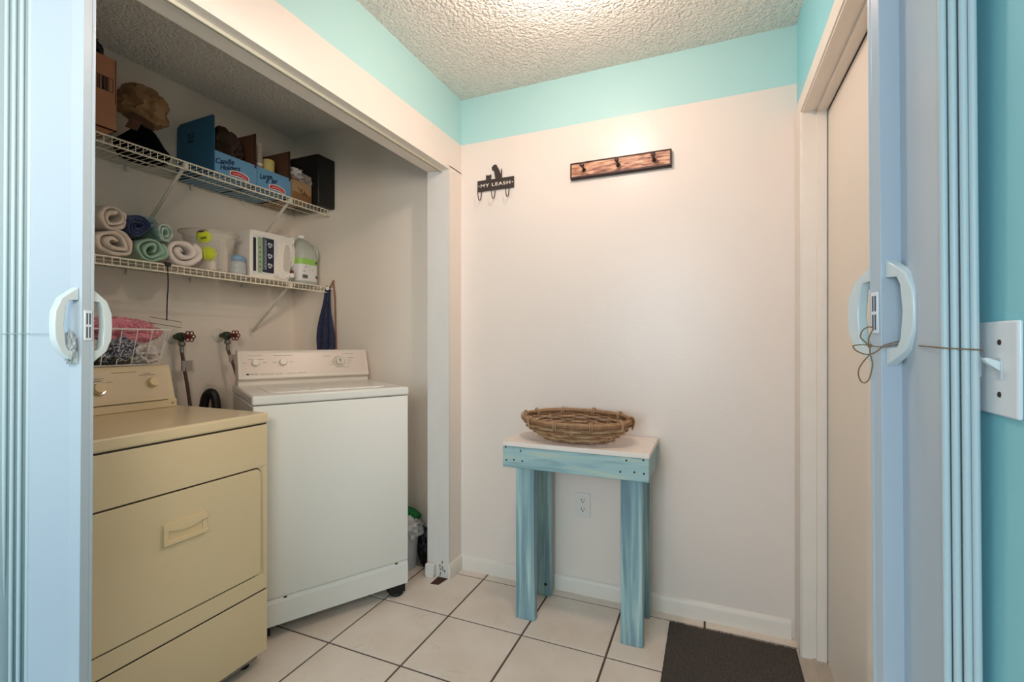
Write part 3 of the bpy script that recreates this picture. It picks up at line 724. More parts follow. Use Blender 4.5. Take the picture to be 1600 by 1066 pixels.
towel('rolled_towel', 'cream rolled towel slumped beside the plastic tub', (-.890, -.843, ZLo), .074, M_CREAMT, .26, 1.9, .86, R(-14), 8, 1.6, .15)

# clear tub with balls and candles
t = thing('plastic_tub', 'clear flared plastic tub holding tennis balls and white candles', 'tub', (-.985, -.668, ZLo))
bm = bm_new(); lathe(bm, [(0, .002), (.084, .002), (.088, .012), (.100, .13), (.112, .178), (.122, .186), (.125, .184), (.120, .180), (.108, .172), (.096, .126), (.083, .014), (.0, .006)], seg=40)
finish('tub_shell', bm, mat('tub_plastic', (228, 220, 208), .12, alpha=.32, spec=.8), t, smooth=True)
bm = bm_new(); tube(bm, [(.122 * cos(a), .122 * sin(a), .186) for a in [2 * pi * k / 40 for k in range(40)]], .0018, 6, closed=True)
finish('tub_rim', bm, mat('tub_rim', (190, 178, 160), .2), t, smooth=True)
M_FELT = mat('tennis_felt', (196, 206, 40), .95, bump=.8, bscale=300, bdist=.002, sheen=.4)
M_SEAM = mat('ball_seam', (226, 226, 190), .8)
for k, (p, lb) in enumerate((((-.925, -.732, 1.660), 'yellow green tennis ball with dark print, top of tub'), ((-.915, -.722, 1.583), 'yellow green tennis ball in front, middle of tub'),
                             ((-.968, -.738, 1.600), 'shadowed yellow green tennis ball behind in tub'))):
    b = thing('tennis_ball', lb, 'ball', p, group='tennis balls in the tub', rot=(R(20 * k), R(30), R(40 * k)))
    bm = bm_new(); bmesh.ops.create_icosphere(bm, subdivisions=4, radius=.0335); finish('felt', bm, M_FELT, b, smooth='all')
    bm = bm_new(); pts = []
    for i in range(48):
        a = 2 * pi * i / 48; x = cos(a) + .44 * cos(3 * a) * .0 ; v = Vector((cos(a) * .9 + .1 * cos(3 * a), sin(a) * .9 - .1 * sin(3 * a), .62 * sin(2 * a))).normalized() * .0334
        pts.append(v)
    tube(bm, pts, .0009, 5, closed=True); finish('seam', bm, M_SEAM, b, smooth=True)
    if k == 0:
        bm = bm_new(); bmesh.ops.create_icosphere(bm, subdivisions=4, radius=.0338)
        bmesh.ops.delete(bm, geom=[v for v in bm.verts if v.co.z < .024], context='VERTS')
        o = finish('maroon_patch', bm, mat('maroon_felt', (92, 28, 40), .9), b, smooth='all')
        bpy.context.view_layer.update(); o.rotation_euler = (0, 0, 0); b.rotation_euler = (R(28), R(6), 0)
        bm = bm_new(); rr_ = random.Random(5); a = -.30
        while a < .34:
            wd = rr_.uniform(.05, .12); q = []
            for (aa, z) in ((a, -.003), (a + wd, -.003), (a + wd, .006), (a, .006)):
                q.append((.0342 * cos(aa - .75), .0342 * sin(aa - .75), z))
            bm.faces.new([bm.verts.new(v) for v in q]); a += wd + .035
        o = finish('print', bm, mat('ball_ink', (60, 70, 30), .8), b); o.modifiers.new('s', 'SOLIDIFY').thickness = .0006
M_WAX = mat('white_wax', (226, 206, 188), .45, sss=.1)
for x, y, h, r, lb in ((-.965, -.622, .165, .019, 'tallest white candle standing in the clear tub'), (-.925, -.640, .115, .017, 'shorter white candle at the front of the tub'), (-1.0, -.592, .135, .018, 'white candle by the right side of tub'), (-.925, -.700, .045, .020, 'stubby white candle under the tennis balls'), (-1.02, -.655, .12, .018, 'white candle at the back of tub')):
    bm = bm_new(); lathe(bm, [(0, 0), (r, 0), (r, h - .004), (r * .8, h), (0, h - .003)], (x, y, ZLo + .008), 18)
    tag(finish('white_candle', bm, M_WAX, smooth=True), lb, 'candle', 'white candles in the tub')
t = thing('small_jar', 'small ribbed glass jar with blue lid between tub and jug', 'jar', (-.935, -.595 + .03, ZLo))
bm = bm_new(); lathe(bm, [(0, .0), (.037, .0), (.040, .01), (.040, .03), (.0385, .034), (.040, .038), (.040, .058), (.034, .068), (0, .068)], seg=28); finish('jar_body', bm, mat('frosted_jar', (206, 212, 212), .2, alpha=.6), t, smooth=True)
bm = bm_new(); lathe(bm, [(.035, .068), (.037, .072), (.037, .09), (.033, .096), (0, .097)], seg=28); finish('lid', bm, mat('blue_lid', (128, 160, 184), .3, alpha=.85), t, smooth=True)

# large white detergent jug lying on its side (tap at right) -- profile in y,z, thickness in x
M_JUG = mat('white_hdpe', (236, 228, 218), .35)
t = thing('detergent_jug', 'large white laundry detergent jug with dark label and tap', 'jug', (-1.0, -.358, ZLo))
yz = [(-.142, .010), (-.130, .0), (.04, .0), (.075, .004), (.098, .02), (.104, .045), (.098, .075), (.100, .10), (.115, .12), (.118, .15), (.118, .20), (.108, .232), (.09, .246), (-.10, .244), (-.13, .238), (-.142, .222)]
yz = [(p.x, p.y) for p in smoothcurve([(a, b, 0) for a, b in yz], 3, True)]
bm = bm_new(); prism(bm, yz, 'x', -.045, .072); 
body = finish('jug_body', bm, M_JUG, t, bevel=.018, seg=4)
# handle: loop standing off at the right with a hole
bm = bm_new(); tube(bm, smoothcurve([(.03, .085, .235), (.045, .125, .232), (.045, .142, .20), (.045, .142, .13), (.04, .128, .098), (.03, .10, .085)], 5), .0125, 12); finish('handle', bm, M_JUG, t, smooth=True)
bm = bm_new(); prism(bm, [(p.x, p.y) for p in smoothcurve([(.062, .07, 0), (.085, .06, 0), (.104, .075, 0), (.106, .13, 0), (.10, .19, 0), (.078, .20, 0), (.064, .16, 0)], 4, True)], 'x', .071, .0735)
finish('grip_hollow_shade', bm, mat('jug_hollow_shade', (206, 196, 184), .5), t)  # raised patch in a darker tone, paints the shade of the grip hollow
bm = bm_new(); lathe(bm, [(.0, .0), (.022, .0), (.024, .004), (.024, .022), (.020, .028), (0, .028)], (.04, .118, .232), 24, 'x'); finish('cap', bm, mat('white_cap', (244, 238, 230), .25), t, smooth=True)
for k, rr in enumerate((.062, .050, .038)):
    bm = bm_new(); pts = [(.0735, .055 + rr * cos(a) , .045 + rr * sin(a) * .9) for a in [R(200) + R(140) * i / 14 for i in range(15)]]
    tube(bm, pts, .002, 6); finish('moulded_rib', bm, mat('jug_rib', (214, 204, 192), .4), t, smooth=True)
bm = bm_new(); lathe(bm, [(.017, .06), (.017, .085), (.013, .088), (.013, .104), (.0, .105)], (.0, .09, .036), 18, 'x'); finish('tap', bm, mat('white_cap', (244, 238, 230), .25), t, smooth=True)
bm = bm_new(); lathe(bm, [(.0, .092), (.009, .092), (.009, .102), (0, .102)], (.0, .092, .056), 14, 'x'); finish('tap_button', bm, mat('red_button', (110, 34, 40), .4), t, smooth=True)
bm = bm_new(); prism(bm, [(p.x, p.y) for p in smoothcurve([(-.128, .03, 0), (-.125, .205, 0), (-.10, .222, 0), (.0, .218, 0), (.022, .19, 0), (.018, .13, 0), (-.005, .085, 0), (-.015, .03, 0), (-.10, .022, 0)], 4, True)], 'x', .0715, .0729)
lab = finish('label', bm, mat('label_white', (222, 218, 214), .4), t)
def strip(y0, y1, z0, z1, m, nm, parent=lab, dx=0):
    bm = bm_new(); prism(bm, [(a + y0, b + z0) for a, b in round_rect(y1 - y0, z1 - z0, min(.004, (y1 - y0) / 3))], 'x', .0729, .0735 + dx); return finish(nm, bm, m, parent)
strip(-.124, -.108, .035, .205, mat('label_black', (22, 26, 34), .4), 'label_stripe'); strip(-.098, -.072, .03, .212, mat('label_green', (150, 172, 138), .4), 'label_stripe')
strip(-.070, -.002, .035, .214, mat('label_navy', (26, 34, 54), .4), 'label_block')
bm = bm_new(); r_ = random.Random(4)
for yy in (-.064, -.056, -.049):
    z = .05
    while z < .205: q = z + r_.uniform(.005, .014); box(bm, (.0735, yy, z), (.0740, yy + .0022, q)); z = q + .003
for zc in (.075, .125, .182):
    for a, b in ((-.012, 0), (0, .012), (.004, -.006)): lathe(bm, [(0, .0736), (.0085, .0736), (.0085, .0741), (0, .0741)], (0, -.027 + b * .6, zc + a * .6), 12, 'x')
finish('label_print', bm, mat('label_pale', (196, 202, 206), .5), lab)
bm = bm_new()
for zc in (.06, .085, .11, .135, .16): lathe(bm, [(0, .0736), (.0045, .0736), (.0045, .0741), (0, .0741)], (0, -.085, zc), 8, 'x')
finish('label_dots', bm, mat('label_darkgreen', (70, 92, 74), .5), lab)

# translucent gallon jug with green label
t = thing('gallon_jug', 'translucent gallon jug with green and white label near corner', 'jug', (-.975, -.138, ZLo)); t.scale.z = 1.1
def sq(r, a, p=4): return r / ((abs(cos(a)) ** p + abs(sin(a)) ** p) ** (1 / p))
def sqlathe(bm, prof, seg=32, p=4):
    rings = []
    for r, z in prof: rings.append([bm.verts.new((sq(r, 2 * pi * k / seg, p if r > .03 else 2) * cos(2 * pi * k / seg), sq(r, 2 * pi * k / seg, p if r > .03 else 2) * sin(2 * pi * k / seg), z)) for k in range(seg)])
    for a, b in zip(rings, rings[1:]):
        for k in range(seg): bm.faces.new((a[k], a[(k + 1) % seg], b[(k + 1) % seg], b[k]))
    bm.faces.new(rings[0][::-1]); bm.faces.new(rings[-1])
bm = bm_new(); sqlathe(bm, [(.068, 0), (.072, .006), (.073, .02), (.073, .15), (.068, .175), (.055, .205), (.035, .228), (.022, .238), (.018, .243)])
finish('jug_body', bm, mat('translucent_jug', (206, 208, 196), .3, alpha=.72), t, smooth=True)
bm = bm_new(); sqlathe(bm, [(.0738, .018), (.0740, .02), (.0740, .104), (.0738, .106)]); lb2 = finish('label', bm, mat('label_white', (222, 218, 214), .4), t, smooth=True)
bm = bm_new(); sqlathe(bm, [(.0744, .102), (.0746, .104), (.0746, .130), (.0744, .132)]); finish('label_band', bm, mat('lime_green', (150, 196, 92), .4), t, smooth=True)
bm = bm_new(); lathe(bm, [(.02, .243), (.021, .245), (.021, .258), (.018, .26), (0, .26)], seg=24); finish('cap', bm, mat('white_cap', (244, 238, 230), .25), t, smooth=True)
bm = bm_new(); tube(bm, smoothcurve([(.03, .05, .21), (.035, .082, .19), (.035, .085, .15), (.03, .07, .12)], 5), .010, 10); finish('handle', bm, mat('translucent_jug2', (204, 206, 196), .3, alpha=.8), t, smooth=True)
bm = bm_new(); r_ = random.Random(8)
box(bm, (.0742, -.055, .03), (.0747, -.02, .048))
for k in range(10): yy = r_.uniform(-.055, .05); z = r_.uniform(.055, .095); box(bm, (.0742, yy, z), (.0747, yy + .008, z + .002))
lathe(bm, [(0, .0742), (.008, .0742), (.008, .0748), (0, .0748)], (0, .045, .042), 14, 'x'); lathe(bm, [(0, .0748), (.007, .0748), (.007, .0754), (0, .0754)], (0, .040, .117), 8, 'x')
finish('label_print', bm, mat('label_ink', (84, 92, 74), .6), lb2)

# ------------------------------------------------------------------ hanging items
t = thing('hanging_hook', 'black cord with small wire frame hanging from lower shelf', 'cord', (-.884, -.915, 1.502))
bm = bm_new(); tube(bm, smoothcurve([(0, 0, -.004), (.001, .002, -.08), (-.002, 0, -.15), (0, -.003, -.232)], 5), .0024, 7); finish('cord', bm, M_BLACK, t, smooth=True)
bm = bm_new(); box(bm, (-.01, -.012, -.006), (.008, .012, .010)); finish('knot', bm, M_BLACK, t, bevel=.003)
bm = bm_new(); tube(bm, [(-.04, -.046, -.218), (.015, .047, -.238), (.015, .047, -.262), (-.04, -.046, -.242)], .0014, 6, closed=True); finish('wire_frame', bm, mat('thin_dark_wire', (120, 104, 90), .4, .5), t)
# navy cloth on hook, with wooden stick
t = thing('hook_rail', 'white round wall peg with brown stick at closet end wall', 'hook', (-.868, 0, 1.492))
bm = bm_new(); lathe(bm, [(.0, -.052), (.010, -.05), (.012, -.044), (.010, -.038), (.006, -.034), (.006, -.001)], (0, 0, 0), 18, 'y'); finish('peg', bm, mat('white_cap', (244, 238, 230), .25), t, smooth=True)
bm = bm_new(); tube(bm, [(.014, -.012, .045), (.026, -.010, -.05), (.034, -.010, -.30), (.037, -.010, -.42)], .0045, 8); finish('stick', bm, mat('reddish_wood', (150, 92, 66), .6), t, smooth=True)
bm = bm_new(); tube(bm, smoothcurve([(0, -.02, .008), (.012, -.015, .03), (.022, -.012, .045), (.012, -.01, .05), (.0, -.012, .03), (-.004, -.02, .01)], 4), .002, 6); finish('twine_loop', bm, M_TWINE, t, smooth=True)
bm = bm_new(); n = 26; m_ = 34; rows = []
for j in range(m_ + 1):
    s = j / m_; z = .012 - .46 * s; w0 = .016 + .044 * min(1, s * 1.5) ** .8; row = []
    for i in range(n + 1):
        u = i / n; x = -.012 - .016 * s + (u - .5) * 2 * w0 + .006 * sin(9 * s + u * 2)
        y = -.024 - .016 * (.5 + .5 * sin(u * 15 + s * 3)) * (.4 + s) - .004
        row.append(bm.verts.new((x, y, z + .006 * sin(u * 6))))
    rows.append(row)
for a, b in zip(rows, rows[1:]):
    for i in range(n): bm.faces.new((a[i], a[i + 1], b[i + 1], b[i]))
o = finish('hanging_cloth', bm, mat('navy_cloth', (34, 44, 74), .9, var_rgb=(60, 62, 84), vscale=70, bump=.4, bscale=200), smooth='all'); o.location = (-.868, 0, 1.492)
o.modifiers.new('s', 'SOLIDIFY').thickness = .004
tag(o, 'dark navy cloth hanging from peg behind washer', 'cloth')

# wire basket with laundry on the dryer console
t = thing('wire_basket', 'white wire basket of laundry standing on the dryer console', 'basket', (-.985, -1.12, 1.0877))
bm = bm_new(); X0, X1, Y0, Y1 = -.13, .13, -.20, .20; x0, x1, y0, y1 = -.10, .10, -.18, .172
def ringpts(a, b, c, d, z): return [(a, c, z), (b, c, z), (b, d, z), (a, d, z)]
tube(bm, ringpts(X0, X1, Y0, Y1, .142), .0028, 7, closed=True); finish('top_rail', bm, mat('basket_wire', (240, 236, 230), .3), t, smooth=True)
bm = bm_new(); tube(bm, ringpts(x0, x1, y0, y1, .003), .002, 6, closed=True); finish('bottom_rail', bm, MATS['basket_wire'], t, smooth=True)
for k in range(8):
    f = k / 7; ya = y0 + (y1 - y0) * f; yb = Y0 + (Y1 - Y0) * (f * .93 + .035)
    bm = bm_new(); tube(bm, [(X0, yb, .142), (x0, ya, .003), (x1, ya, .003), (X1, yb, .142)], .0019, 6); finish('basket_wire', bm, MATS['basket_wire'], t)
for k in range(4):
    f = k / 3; xa = x0 + (x1 - x0) * f; xb = X0 + (X1 - X0) * f
    bm = bm_new(); tube(bm, [(xb, Y0, .142), (xa, y0, .003), (xa, y1, .003), (xb, Y1, .142)], .0016, 6); finish('basket_wire', bm, MATS['basket_wire'], t)
bm = bm_new(); tube(bm, [(X0, -.20, .178), (X0, .10, .178)], .0016, 6); tube(bm, [(X0, -.10, .142), (X0, -.10, .178)], .0016, 6); tube(bm, [(X0, .09, .142), (X0, .09, .178)], .0016, 6)
finish('back_rail', bm, MATS['basket_wire'], t)

def gingham(name, c1, c2, scale):
    m = mat(name, c1, .9, bump=.5, bscale=120, bdist=.004); nt = m.node_tree; N = nt.nodes; L_ = nt.links; b = N['Principled BSDF']
    tc = N.new('ShaderNodeTexCoord'); outs = []
    for ax in ('X', 'Z'):
        wv = N.new('ShaderNodeTexWave'); wv.bands_direction = ax; wv.inputs['Scale'].default_value = scale; wv.inputs['Distortion'].default_value = 1.2; wv.inputs['Detail Scale'].default_value = .4
        mp = N.new('ShaderNodeMapping'); mp.inputs['Rotation'].default_value = (R(35), R(40), R(35)); L_.new(tc.outputs['Object'], mp.inputs[0]); L_.new(mp.outputs[0], wv.inputs['Vector']); outs.append(wv.outputs['Fac'])
    ad = N.new('ShaderNodeMath'); ad.operation = 'MAXIMUM'; L_.new(outs[0], ad.inputs[0]); L_.new(outs[1], ad.inputs[1])
    r = N.new('ShaderNodeMapRange'); L_.new(ad.outputs[0], r.inputs[0]); r.inputs[1].default_value = .78; r.inputs[2].default_value = .97
    mx = N.new('ShaderNodeMix'); mx.data_type = 'RGBA'; mx.inputs[6].default_value = srgb(c1); mx.inputs[7].default_value = srgb(c2); L_.new(r.outputs[0], mx.inputs[0]); L_.new(mx.outputs[2], b.inputs['Base Color'])
    return m
def cloth(name, label, c, rad, m, amp, freq, seed, flat=None, cat='cloth', rot=0, sub=5):
    bm = bm_new(); blob(bm, (0, 0, 0), rad, amp, freq, seed, sub, True, flat=None, rot=rot)
    if flat is not None:
        for v in bm.verts: v.co.z = max(v.co.z, flat - c[2])
    o = finish(name, bm, m, smooth='all'); o.location = c; return tag(o, label, cat)
BZ = 1.0945
cloth('checked_cloth', 'pink gingham cloth heaped on top of the wire basket', (-.985, -1.075, 1.222), (.088, .160, .050), gingham('pink_gingham', (214, 92, 116), (240, 196, 200), 70), .22, 1.6, 31)
M_SPECK = mat('speckled_print', (208, 204, 204), .9, var_rgb=(70, 72, 92), vscale=150, detail=1)
nt = M_SPECK.node_tree
for q in nt.nodes:
    if q.type == 'MAP_RANGE': q.inputs[1].default_value = .42; q.inputs[2].default_value = .52
cloth('printed_cloth', 'navy and white speckled cloth in middle of the wire basket', (-.96, -1.085, 1.150), (.085, .080, .055), M_SPECK, .2, 2, 32, BZ)
cloth('white_cloth', 'plain greyish white cloth at left side of wire basket', (-.955, -1.215, 1.15), (.085, .088, .058), mat('white_cotton', (216, 210, 204), .9, bump=.3, bscale=30, bdist=.004), .18, 1.6, 33, BZ)
cloth('white_cloth', 'loosely crumpled white cloth at right side of wire basket', (-.955, -.995, 1.130), (.085, .062, .042), mat('white_cotton_b', (226, 214, 206), .9), .3, 2.6, 34, BZ)

# ------------------------------------------------------------------ water valves and hoses
def valve(y, z, label, hose_pts, glab):
    t = thing('water_valve', label, 'valve', (XB, y, z))
    bm = bm_new(); lathe(bm, [(.036, .0005), (.035, .004), (.026, .010), (.013, .013), (.013, .02)], seg=26, axis='x'); finish('wall_flange', bm, mat('flange_paint', (222, 212, 198), .4), t, smooth=True)
    M_V = mat('green_brass', (74, 88, 66), .55, .4, var=.4, vscale=40)
    bm = bm_new(); cyl(bm, (.01, 0, 0), (.05, 0, 0), .012, 12); lathe(bm, [(.012, .035), (.019, .045), (.021, .06), (.018, .078), (.011, .084), (.011, .105), (.006, .107), (.004, .125)], seg=16, axis='x')
    cyl(bm, (.060, .0, 0), (.066, .0, -.032), .0115, 12); finish('valve_body', bm, M_V, t, smooth=True, angle=30)
    bm = bm_new(); M_R = mat('red_handle', (112, 34, 36), .45, .2, var=.3, vscale=50)
    for k in range(6):
        a = 2 * pi * k / 6; c = Vector((.125, .018 * cos(a), .018 * sin(a)))
        tube(bm, [c + Vector((0, .0085 * cos(b), .0085 * sin(b))) for b in [2 * pi * i / 10 for i in range(10)]], .0028, 6, closed=True)
    lathe(bm, [(0, .118), (.008, .118), (.009, .124), (.006, .130), (0, .131)], seg=12, axis='x'); finish('wheel_handle', bm, M_R, t, smooth=True)
    h = thing('braided_hose', glab, 'hose', (XB, y, z))
    bm = bm_new(); lathe(bm, [(.015, 0), (.016, -.004), (.016, -.014), (.013, -.018), (.009, -.020), (.009, -.05), (.0, -.05)], (.0675, 0, -.026), 8); finish('hose_nut', bm, M_STEEL, h, smooth=True, angle=25)
    bm = bm_new(); P = smoothcurve([(.0675, 0, -.07)] + hose_pts, 8); tube(bm, P, .0075, 10)
    finish('hose', bm, mat('braided_brown', (108, 84, 76), .5, .3, bump=1, bscale=350, bdist=.002, var=.4, vscale=260), h, smooth=True)
    return h
h = valve(-.708, 1.205, 'left wall valve with red wheel handle', [(.075, .008, -.16), (.085, .018, -.26), (.09, .03, -.40), (.09, .035, -.60)], 'brown braided hose under left valve with a grey tag')
bm = bm_new(); lathe(bm, [(.0095, -.115), (.0095, -.165)], (.073, .004, 0), 12); box(bm, (.078, .01, -.165), (.081, .042, -.115)); finish('hose_tag', bm, mat('grey_tag', (170, 160, 148), .5), h)
h = valve(-.477, 1.213, 'right wall valve with red wheel handle', [(.085, .01, -.13), (.10, .02, -.19), (.11, .03, -.27), (.12, .03, -.42)], 'brown braided hose under right valve beside the washer')
bm = bm_new(); lathe(bm, [(.0095, -.10), (.0095, -.14)], (.082, .008, 0), 12); box(bm, (.088, .014, -.14), (.091, .034, -.10)); finish('hose_tag', bm, mat('grey_tag', (170, 160, 148), .5), h)
bm = bm_new(); P = smoothcurve([(-1.06, -.64, .55), (-1.055, -.65, .80), (-1.04, -.652, .90), (-1.02, -.645, .935), (-1.0, -.635, .925), (-.99, -.63, .86), (-.99, -.63, .70)], 8)
P2 = [p for p in P]; tube(bm, P2, .019, 12, rad=[.019 + .0012 * (i % 2) for i in range(len(P2))])
tag(finish('drain_hose', bm, M_BLACK, smooth=True), 'black corrugated drain hose arching behind the washer', 'hose')

# bin and green roll behind washer
t = thing('waste_bin', 'white plastic bin on floor behind washer right corner', 'bin', (-.285, -.10, 0))
bm = bm_new(); lathe(bm, [(0, .001), (.062, .001), (.066, .01), (.078, .21), (.081, .215), (.077, .216), (.062, .012), (0, .008)], seg=28); finish('bin_body', bm, mat('bin_white', (208, 208, 214), .4), t, smooth=True)
bm = bm_new(); blob(bm, (.03, .0, .205), (.065, .06, .055), .35, 2, 41, 4, True); finish('bin_liner', bm, mat('liner_film', (206, 204, 204), .35), t, smooth='all')
bm = bm_new(); blob(bm, (-.19, -.052, .10), (.032, .03, .085), .4, 3, 44, 4, True, flat=.001)
tag(finish('dark_bag', bm, mat('black_plastic_film', (24, 22, 24), .3), smooth='all'), 'small black bag on floor squeezed beside the closet jamb', 'bag')
bm = bm_new(); cr = []
for k in range(90):
    s = k / 89; cr.append((-.315 + .10 * s, -.10 + .02 * sin(2 * s), .275 + .012 * sin(3 * s) - .02 * s))
tube(bm, cr, .03, 14, rad=[.034 - .010 * (k / 89) + .002 * (k % 4 < 2) for k in range(90)])
tag(finish('green_roll', bm, mat('green_mesh_sleeve', (18, 118, 58), .5), smooth=True), 'bright green ribbed roll lying on the waste bin', 'roll')

# ------------------------------------------------------------------ teal table
tb = thing('side_table', 'narrow teal painted timber table with white top', 'table', (.69, -.19, 0))
TX0, TX1, TY0, TY1 = .388 - .69, .990 - .69, -.337 + .19, -.012 + .19
zt_ = .759
bm = bm_new(); box(bm, (TX0, TY0, zt_ - .019), (TX1, TY1, zt_)); finish('table_top', bm, M_TOP, tb, bevel=.002)
bm = bm_new(); box(bm, (TX0, TY0 + .001, zt_ - .108), (TX1 - .001, TY0 + .037, zt_ - .0195)); finish('front_apron', bm, M_TEAL_H, tb, bevel=.003)
bm = bm_new(); box(bm, (TX0, TY1 - .037, zt_ - .108), (TX1 - .001, TY1 - .001, zt_ - .0195)); finish('back_apron', bm, M_TEAL_H, tb, bevel=.003)
for xa in (TX0 + .001, TX1 - .036):
    bm = bm_new(); box(bm, (xa, TY0 + .0375, zt_ - .108), (xa + .035, TY1 - .0375, zt_ - .0195)); finish('side_apron', bm, M_TEAL_V, tb, bevel=.003)
for xa, xb in ((.432, .517), (.876, .962)):
    for ya, yb in ((-.2985, -.262), (-.088, -.0505)):
        bm = bm_new(); box(bm, (xa - .69, ya + .19, 0), (xb - .69, yb + .19, zt_ - .0195 if ya > -.2 else zt_ - .02))
        lg = finish('leg', bm, M_TEAL_V, tb, bevel=.003)
bm = bm_new(); lathe(bm, [(0, -.004), (.006, -.004), (.007, 0)], (.495 - .69, -.088 + .19, .055), 12, 'y'); finish('bolt', bm, M_DARK, tb)
lc = [(.402, .735), (.470, .725), (.405, .681), (.440, .685), (.478, .683), (.905, .728), (.968, .735), (.882, .682), (.935, .686), (.970, .684)]
bm = bm_new(); cyl(bm, (0, -.002, 0), (0, .001, 0), .0036, 10); sc0 = finish('screw', bm, M_DARK, tb); sc0.location = (lc[0][0] - .69, TY0 + .001, lc[0][1] - .0)
for x, z in lc[1:]:
    c = sc0.copy(); COL.objects.link(c); c.parent = tb; c.location = (x - .69, TY0 + .001, z)
for x, y in ((.405, -.325), (.972, -.30), (.982, -.12), (.965, -.325)):
    bm = bm_new(); cyl(bm, (0, 0, -.001), (0, 0, .0008), .0022, 8); o = finish('nail', bm, mat('rusty_nail', (150, 110, 90), .6), tb); o.location = (x - .69, y + .19, zt_)

# wicker basket on table
bk = thing('wicker_basket', 'oval brown wicker basket on the teal table', 'basket', (.668, -.188, zt_ + .006), rot=(R(4.0), 0, R(-3)))
A, B = .232, .148
def oval(s, z, ph=0, wav=0, n=96, lift=0, amp=.004, f=12):
    P = []
    for k in range(n):
        a = 2 * pi * k / n; o_ = wav * sin(f * a + ph)
        P.append(((A * s + o_) * cos(a), (B * s + o_) * sin(a), z + lift * cos(a) ** 2 + noise.noise(Vector((a * 2, ph * 3, z * 40))) * .003))
    return P
def prof(t):   # t 0..1 bottom to rim -> scale, z
    return .64 + .36 * sin(t * pi / 2) ** .9, .008 + .080 * t
for k in range(11):
    t_ = k / 11.5; s, z = prof(t_)
    bm = bm_new(); tube(bm, oval(s, z + .0015 * sin(k * 5), pi * (k % 2), .0058, 144), .0036 + .0007 * (k % 3), 6, closed=True); finish('woven_strand', bm, M_WICK[k % 3], bk, smooth=True)
for k in range(10):     # floor of the basket
    s = .06 + .06 * k
    bm = bm_new(); tube(bm, oval(s, .009, pi * (k % 2), .002, 72), .0048, 6, closed=True); finish('base_strand', bm, M_WICK[(k + 1) % 3], bk, smooth=True)
for k in range(24):
    a = 2 * pi * k / 24; pts = [(0, 0, .006)] * 0
    for t_ in (0, .2, .4, .6, .8, 1):
        s, z = prof(t_); wv = .0055 * (1 if False else -1) * 0
        pts.append(((A * s) * cos(a), (B * s) * sin(a), z))
    pts = [(A * .2 * cos(a), B * .2 * sin(a), .012)] + pts
    bm = bm_new(); tube(bm, smoothcurve(pts, 3), .0026, 6); finish('stake', bm, M_WICK[2], bk, smooth=True)
for off, zz in ((1.0, .092), (1.02, .084)):
    bm = bm_new(); tube(bm, oval(off, zz, 0, 0, 96), .0085 if zz > .09 else .006, 8, closed=True); finish('rim', bm, M_WICK[0 if zz > .09 else 1], bk, smooth=True)
for k in range(10):
    a = 2 * pi * (k + .25) / 10
    for da in (-.018, .018):
        bm = bm_new(); c = Vector((A * 1.008 * cos(a + da), B * 1.008 * sin(a + da), .086)); d = Vector((cos(a) * B, sin(a) * A, 0)).normalized()
        tube(bm, [c + d * .0135 * cos(q) + Vector((0, 0, .020 * sin(q))) for q in [2 * pi * i / 14 for i in range(14)]], .0024, 6, closed=True); finish('rim_wrap', bm, M_WICK[2], bk, smooth=True)
for sgn in (-1, 1):    # end loops
    bm = bm_new(); tube(bm, smoothcurve([(sgn * (A - .012), -.02, .09), (sgn * (A - .008), -.01, .103), (sgn * (A + .006), .0, .105), (sgn * (A + .012), .01, .085), (sgn * (A + .004), .015, .055)], 4), .004, 7); finish('end_loop', bm, M_WICK[1], bk, smooth=True)

# ------------------------------------------------------------------ outlet
t = thing('power_outlet', 'white duplex power outlet on the wall under the table', 'outlet', (.650, 0, .417))
bm = bm_new(); box(bm, (-.035, -.005, -.057), (.035, -.0002, .057)); finish('face_plate', bm, M_OUTLET, t, bevel=.003)
for s in (-1, 1):
    bm = bm_new(); prism(bm, [(x - .0165, z + s * .0205 - .014) for x, z in round_rect(.033, .028, .009)], 'y', -.0068, -.005); so = finish('socket', bm, M_OUTLET, t, bevel=.0006)
    bm = bm_new(); box(bm, (-.0085, -.0074, s * .0205 - .001), (-.0055, -.0066, s * .0205 + .008)); box(bm, (.0055, -.0074, s * .0205 + .0005), (.008, -.0066, s * .0205 + .0075))
    lathe(bm, [(0, -.0074), (.0032, -.0074), (.0032, -.0066)], (0, 0, s * .0205 - .007), 10, 'y'); finish('slots', bm, M_DARK, so)

# ------------------------------------------------------------------ peg rack
t = thing('peg_rack', 'torched pine wall rack with three dark pegs', 'rack', (.8195, 0, 1.9775))
hw, hh = .2255, .0375
bm = bm_new(); box(bm, (-hw, -.016, -hh), (hw, -.0005, hh)); finish('back_board', bm, M_RACKFRAME, t, bevel=.001)
bm = bm_new(); box(bm, (-hw + .006, -.019, -hh + .013), (hw - .007, -.0162, hh - .004)); finish('pine_face', bm, M_RACKWOOD, t)
for lo, hi in (((-hw, -.024, -hh + .004), (hw, -.016, -hh + .011)), ((-hw, -.024, hh - .004), (hw, -.016, hh)), ((-hw, -.024, -hh + .011), (-hw + .005, -.016, hh - .004)), ((hw - .006, -.024, -hh + .011), (hw, -.016, hh - .004))):
    bm = bm_new(); box(bm, lo, hi); finish('border_strip', bm, M_RACKFRAME, t, bevel=.001)
for x in (-.160, -.003, .153):
    bm = bm_new(); lathe(bm, [(.0105, -.018), (.0105, -.022), (.007, -.026), (.0055, -.04), (.005, -.052), (.0085, -.058), (.0105, -.066), (.0085, -.074), (0, -.077)], (0, 0, 0), 18, 'y')
    o = finish('peg', bm, mat('dark_bronze', (78, 60, 56), .35, .4), t, smooth=True); o.location = (x, .003, -.004); o.rotation_euler = (R(-12), 0, 0)

